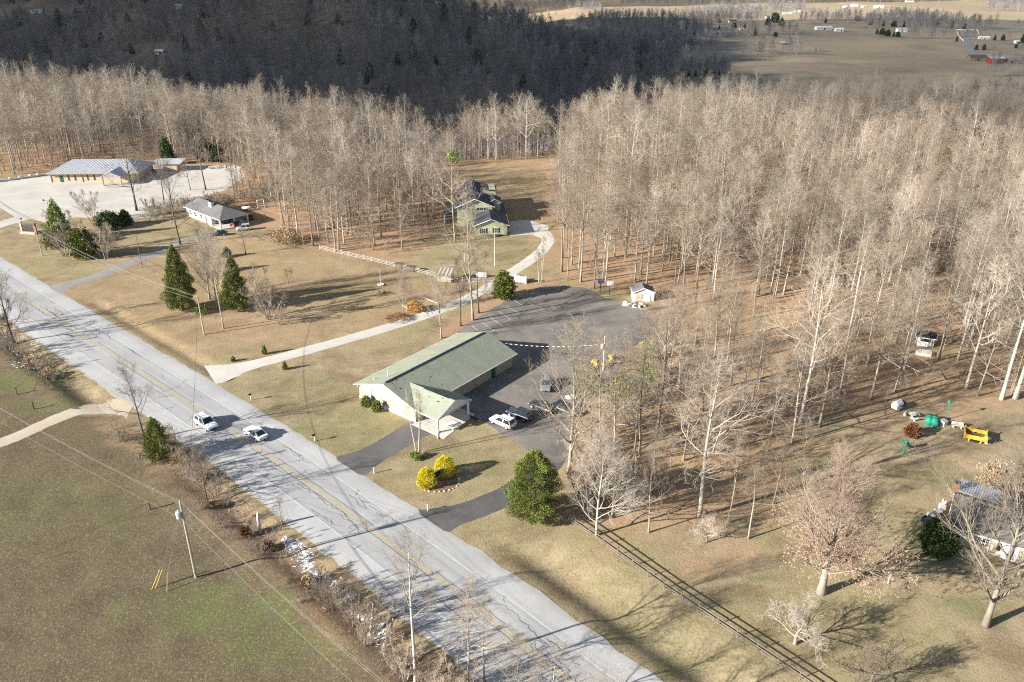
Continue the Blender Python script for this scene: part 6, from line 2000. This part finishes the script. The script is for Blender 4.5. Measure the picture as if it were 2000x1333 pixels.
# belt of woods falling from the plateau to the valley meadow, and far wooded patches
pts = []
for poly, sp in (([(20, 380), (90, 420), (190, 455), (330, 470), (520, 440), (520, 500), (330, 540), (200, 520), (90, 480)], 8),
                 (W((1170, 75), (1330, 80), (1345, 140), (1290, 132), (1230, 110)), 10), (W((1175, 32), (1330, 36), (1400, 22), (1500, 22), (1480, 44), (1405, 50), (1330, 80), (1190, 72), (1120, 52)), 15),
                 (W((985, 3), (1130, 8), (1190, 22), (1150, 24), (985, 14)), 17), (W((1690, 40), (1780, 32), (1870, 46), (1950, 58), (1900, 62), (1780, 56), (1690, 54)), 13),
                 (W((1925, 3), (2010, 5), (2010, 25), (1930, 22)), 18), (W((1500, 14), (1570, 16), (1580, 26), (1500, 28)), 17), (W((1210, 3), (1640, 3), (1500, 10), (1210, 14)), 26),
                 (W((1580, 34), (1680, 34), (1680, 44), (1580, 42)), 16), (W((1320, 150), (1420, 145), (1420, 162), (1320, 165)), 8), (W((1640, 2), (1930, 2), (1930, 7), (1640, 8)), 40), (W((1330, 98), (1410, 92), (1412, 96), (1332, 103)), 9), (W((1560, 46), (1700, 42), (1700, 46), (1560, 50)), 14), (W((1400, 72), (1560, 66), (1562, 69), (1400, 76)), 13), (W((1780, 74), (1900, 70), (1900, 73), (1780, 78)), 13), (W((1440, 108), (1560, 100), (1580, 112), (1450, 116)), 16), (W((1930, 150), (2010, 130), (2010, 136), (1930, 156)), 10)):
    pts.append(scatter(poly, sp, int(sp * 10)))
fp = np.concatenate(pts); fp = fp[in_view(fp)]
gn_scatter('far_woods', 'bluish bare woods between the far valley meadows', np.c_[fp, relief(fp[:, 0], fp[:, 1])], NR.uniform(.6, 1.05, len(fp)), HT)

# ---- valley trees one can count
r5 = random.Random(55)
EV = []
for i in range(3):
    h_ = (13, 9, 15)[i]
    EV.append((MB().tube([(0, 0, -.5), (0, 0, h_ * .8)], [.3, .05], 5).mesh('trunk', 'barkdark'), evergreen(60 + i, h_, h_ * (.3, .42, .26)[i], 420, (tall_prof, dome_prof, cone_prof)[i], 1.1, 'farever', .3), h_))
for px, py, h in ((1343, 92, 16), (1352, 90, 13), (1366, 88, 12), (1405, 46, 12), (1433, 56, 13), (1454, 56, 11), (1475, 70, 17), (1499, 50, 20), (1513, 45, 22), (1526, 52, 20), (1514, 73, 11), (1405, 58, 10), (1612, 46, 12), (1674, 42, 12), (1712, 68, 14), (1722, 69, 15), (1733, 71, 14), (1745, 72, 12), (1753, 73, 12),
                  (1700, 50, 13), (1725, 52, 14), (1745, 53, 13), (1765, 54, 14), (1800, 52, 15), (1830, 54, 14), (1860, 56, 15), (1885, 58, 13), (1906, 98, 13), (1921, 99, 14), (1868, 82, 12), (1942, 80, 14), (1958, 80, 15), (1996, 84, 20), (1984, 95, 8), (1345, 152, 14), (1358, 150, 14), (1380, 148, 14), (1395, 146, 12), (1404, 148, 12), (1340, 66, 14), (1356, 70, 12)):
    b = G(px, py)
    plant(EV[r5.randrange(3)], b, min(17, max(4, h * mpp(b) * .8)), 'dark evergreen standing in the far valley meadows', 'evergreens of the far valley', 'evergreen_tree')
HB = []
for i in range(2):
    t = Tree(540 + i, H=12, r0=.25, bole=.15, limbs=16, spread=.42, ang=(72, 24), kids=(0, 6, 4), up=.1, twig=.06, rmul=.6)
    HB.append((t.trunk_mesh('twighill'), t.crown_mesh('twighill'), 12))
for px, py, h in ((1600, 108, 14), (1592, 106, 10), (1415, 112, 6), (1465, 108, 7), (1480, 112, 6), (1505, 118, 7), (1510, 108, 12), (1525, 110, 10), (1540, 60, 14), (1555, 62, 14), (1490, 55, 14), (1465, 48, 14), (1430, 66, 10), (1820, 76, 9), (1840, 78, 8), (1900, 80, 18), (1885, 78, 16), (1975, 60, 14), (1985, 58, 16), (1940, 100, 9), (1970, 78, 14), (1915, 136, 5), (1995, 140, 14), (1985, 150, 14), (1690, 62, 9), (1760, 70, 12), (1672, 58, 12), (1655, 48, 14), (1070, 30, 10), (1085, 33, 8)):
    b = G(px, py)
    plant(HB[r5.randrange(2)], b, min(18, max(3, h * mpp(b))), 'round bare tree standing in the far valley meadows', 'bare trees of the far valley', 'bare_tree')


def far_house(px, py, wpx, label, roof, wall, name='farm_house', cat='house', depth=.6, hh=.28, rz=0.0):
    b = G(px, py)
    L_ = wpx * mpp(b); D_ = L_ * depth
    D_ = max(5.0, min(D_, 14)); e_ = max(2.4, min(L_ * hh, 5.0))
    o = thing(name, label, cat, (b[0], b[1], b[2] - .1), rz)
    gable_wall(-L_ / 2, L_ / 2, D_ / 2, e_, e_ + D_ * .22).build('wall', wall, o)
    gable_roof(o, -L_ / 2 - .5, L_ / 2 + .5, D_ / 2 + .6, e_ - .02, e_ + D_ * .27, roof, .2, cap=None, fascia=None)
    n_ = max(2, min(5, int(L_ / 4)))
    for k_ in range(n_):
        x_ = -L_ / 2 + L_ * (k_ + .5) / n_
        if k_ == n_ // 2: door(o, x_, -D_ / 2, 1.3 if cat == 'house' else 2.6, 2.2, 'y-', 'dark')
        else: window(o, x_, -D_ / 2, e_ * .58, 1.3, 1.1, 'y-')
    return o


far_house(1943, 124, 27, 'red barn with pale metal roof in the valley', 'metal', 'red', 'barn', 'barn', .5, .34, .05)
far_house(1973, 124, 30, 'long dark open shed next to the red barn', 'roofbrown', 'woodbrown', 'open_shed', 'shed', .4, .2, .1)
far_house(1907, 119, 30, 'dark roofed house at the end of the valley lane', 'roofdark', 'woodbrown', 'farm_house', 'house', .6, .22, -.1)
far_house(1608, 58, 32, 'long white poultry barn in the valley', 'sidingwhite', 'offwhite', 'long_barn', 'barn', .3, .12, .1)
far_house(1638, 62, 15, 'white house at the end of the long white barn', 'white', 'offwhite')
far_house(1760, 63, 18, 'blue grey roofed house behind the dark hedge', 'steel', 'sidingwhite')
far_house(1530, 88, 12, 'small run-in shed with pale roof in the valley meadow', 'metal', 'woodbrown', 'run_in_shed', 'shed')
far_house(1408, 69, 12, 'small dark hut in the valley meadow', 'roofdark', 'woodbrown', 'hut', 'hut')
far_house(1447, 60, 8, 'tiny white house among the valley evergreens', 'white', 'white')
far_house(1430, 45, 14, 'pale house with grey roof above the valley evergreens', 'roofgrey', 'sidingwhite')
far_house(1500, 36, 10, 'white house beside the tall valley pines', 'roofgrey', 'white')
far_house(1533, 28, 9, 'white house first in the row beside the lit meadow', 'metal', 'white')
far_house(1545, 27, 9, 'white house second in the row beside the lit meadow', 'metal', 'white')
far_house(1557, 25, 10, 'white house nearest the lit meadow', 'white', 'white')
far_house(1668, 14, 12, 'white farmhouse at the top of the lit meadow', 'white', 'white')
far_house(1686, 15, 8, 'small white outbuilding next to the farmhouse on the lit meadow', 'metal', 'white', 'outbuilding', 'outbuilding')
far_house(1716, 16, 17, 'white stable with dark bays on the lit meadow', 'metal', 'white', 'stable', 'stable', .5, .2)
far_house(1650, 15, 7, 'tiny white shed at the edge of the lit meadow', 'white', 'white', 'shed', 'shed')
far_house(1776, 5, 14, 'far building with red roof beyond the lit meadow', 'red', 'white')
far_house(1921, 77, 19, 'white trailer home beside the valley lane', 'white', 'offwhite', 'trailer_home', 'house', .35, .18)
far_house(1985, 85, 7, 'small white shed by the valley pines', 'white', 'white', 'shed', 'shed')
far_house(1292, 50, 10, 'pale house in the wooded end of the valley', 'metal', 'white')
far_house(1312, 53, 8, 'small white house in the wooded end of the valley', 'white', 'white')
far_house(42, 30, 27, 'long red barn in the clearing on the wooded hill', 'red', 'red', 'barn', 'barn', .4, .2)
far_house(74, 26, 22, 'white barn in the clearing on the wooded hill', 'metal', 'white', 'barn', 'barn', .4, .2)
far_house(312, 109, 16, 'white trailer on the wooded hillside', 'white', 'white', 'trailer', 'trailer', .3, .2)
far_house(350, 18, 14, 'pale roofed building among the trees high on the hill', 'metal', 'white')
far_house(240, 104, 14, 'grey roofed house among the trees on the hillside', 'roofgrey', 'tan')
far_house(176, 224, 36, 'grey metal roofed house among the bare trees at the end of the far lane', 'metal', 'tan', 'forest_house', 'house', .8, .26, -.2)
# white pasture fence round the valley paddock
for pts_, lb in ((((1867, 60), (1882, 82)), 'white paddock fence along the valley lane'), (((1867, 60), (1908, 60), (1912, 68)), 'white paddock fence at the top of the valley lane')):
    P_, S_ = resample([G(*p)[:2] for p in pts_], 14.0)
    o = thing('paddock_fence', lb, 'fence', (P_[0][0], P_[0][1], 0))
    for i in range(len(P_)):
        z_ = float(relief(*P_[i]))
        MB().box((P_[i][0] - P_[0][0], P_[i][1] - P_[0][1], z_ + .7), (.35, .35, 1.6)).build('post', 'white', o)
        if i + 1 < len(P_):
            c_ = (P_[i] + P_[i + 1]) / 2
            MB().box((c_[0] - P_[0][0], c_[1] - P_[0][1], z_ + 1.0), (math.dist(P_[i], P_[i + 1]), .12, .7), frame_of(P_[i], P_[i + 1])).build('rail', 'white', o)

# ------------------------------------------------------------------ clouds that shade the hill and the valley
def cloud_mat(name, through):
    """cloud that lets a share of the sun through (two skins: through = share of each)"""
    m = bpy.data.materials.new(name); m.use_nodes = True
    n = m.node_tree
    n.nodes.remove(n.nodes['Principled BSDF'])
    d, t, x = n.nodes.new('ShaderNodeBsdfDiffuse'), n.nodes.new('ShaderNodeBsdfTransparent'), n.nodes.new('ShaderNodeMixShader')
    d.inputs['Color'].default_value = (.9, .9, .9, 1)
    n.links.new(ramp(n, noise(n, .006, 4, wpos(n)), .35, .65, max(0, through - .12), min(1, through + .12)), x.inputs[0])
    n.links.new(d.outputs[0], x.inputs[1]); n.links.new(t.outputs[0], x.inputs[2])
    n.links.new(x.outputs[0], n.nodes['Material Output'].inputs['Surface'])
    return m


def cloud(label, shade, alt, gap, seed, through, thick=45.0):
    """a low lumpy cloud bank; shade = outline of the ground it keeps the sun from"""
    P_ = np.array(shade, float)
    k = alt / math.tan(SUN_EL)
    gx = np.arange(P_[:, 0].min() - gap, P_[:, 0].max() + gap, gap); gy = np.arange(P_[:, 1].min() - gap, P_[:, 1].max() + gap, gap)
    XX, YY = np.meshgrid(gx, gy)
    jx, jy = 22 * fbm(XX, YY, 130, seed, 3), 22 * fbm(XX, YY, 130, seed + 7, 3)
    ins = inside(XX + jx, YY + jy, shade)
    cell = ins[:-1, :-1] & ins[1:, :-1] & ins[:-1, 1:] & ins[1:, 1:]
    hgt = thick * (.6 + .4 * fbm(XX, YY, 160, seed + 3, 3))
    NV = XX.size
    V = np.concatenate([np.stack([XX - SHX * k, YY - SHY * k, alt + hgt], -1).reshape(-1, 3), np.stack([XX - SHX * k, YY - SHY * k, alt - .15 * hgt], -1).reshape(-1, 3)])
    ids = np.arange(NV).reshape(XX.shape)
    q = np.stack([ids[:-1, :-1], ids[:-1, 1:], ids[1:, 1:], ids[1:, :-1]], -1)[cell]
    fs = [q, q[:, ::-1] + NV]
    c = np.pad(cell, 1)
    for dj, di, a_, b__ in ((0, -1, 0, 3), (0, 1, 1, 2), (-1, 0, 0, 1), (1, 0, 3, 2)):
        edge_ = cell & ~c[1 + dj:c.shape[0] - 1 + dj, 1 + di:c.shape[1] - 1 + di]
        qq = np.stack([ids[:-1, :-1], ids[:-1, 1:], ids[1:, 1:], ids[1:, :-1]], -1)[edge_]
        fs.append(np.stack([qq[:, a_], qq[:, b__], qq[:, b__] + NV, qq[:, a_] + NV], -1))
    me = np_mesh('cloud', V, np.concatenate(fs), cloud_mat('cloud_%d' % seed, through), True)
    return tag(put('cloud', me), label, None, None, 'structure')


cloud('dense cloud bank keeping the sun off the wooded hill', [(-1900, 760), (-900, 590), (-350, 540), (-100, 490), (0, 450), (50, 440), (80, 450), (105, 640), (205, 1100), (230, 1520), (-200, 1900), (-1900, 1900)], 520, 16, 71, .21)
cloud('thinner cloud veiling the sun over the valley meadows', [(110, 440), (145, 380), (180, 325), (235, 285), (320, 250), (500, 220), (900, 210), (1600, 500), (1600, 1450), (900, 1480), (620, 1540), (240, 1480), (215, 1100), (110, 640), (85, 455)], 520, 16, 73, .62)
cloud('cloud beyond the bank shading the far end of the valley', [(-400, 2300), (300, 2050), (560, 2300), (1500, 2500), (3000, 2700), (3000, 4600), (-400, 4600)], 520, 45, 72, .5)

# ------------------------------------------------------------------ the air: a thin winter haze over plateau, hill and valley
m = bpy.data.materials.new('haze'); m.use_nodes = True
n = m.node_tree
n.nodes.remove(n.nodes['Principled BSDF'])
v = n.nodes.new('ShaderNodeVolumePrincipled')
v.inputs['Color'].default_value = (.80, .88, 1.0, 1)
v.inputs['Density'].default_value = .000015
v.inputs['Anisotropy'].default_value = .2
n.links.new(v.outputs[0], n.nodes['Material Output'].inputs['Volume'])
zlo, zhi = float(Z.min()) - 1.0, max(CH + 6.0, float(Z.max()) + 30.0)
hx = MB().box((0, 3900, (zlo + zhi) / 2), (9400, 9000, zhi - zlo))
assert zhi < 400
hx.build('haze', m)
tag(bpy.data.objects['haze'], 'thin bluish winter haze over the valley', None, None, 'stuff')
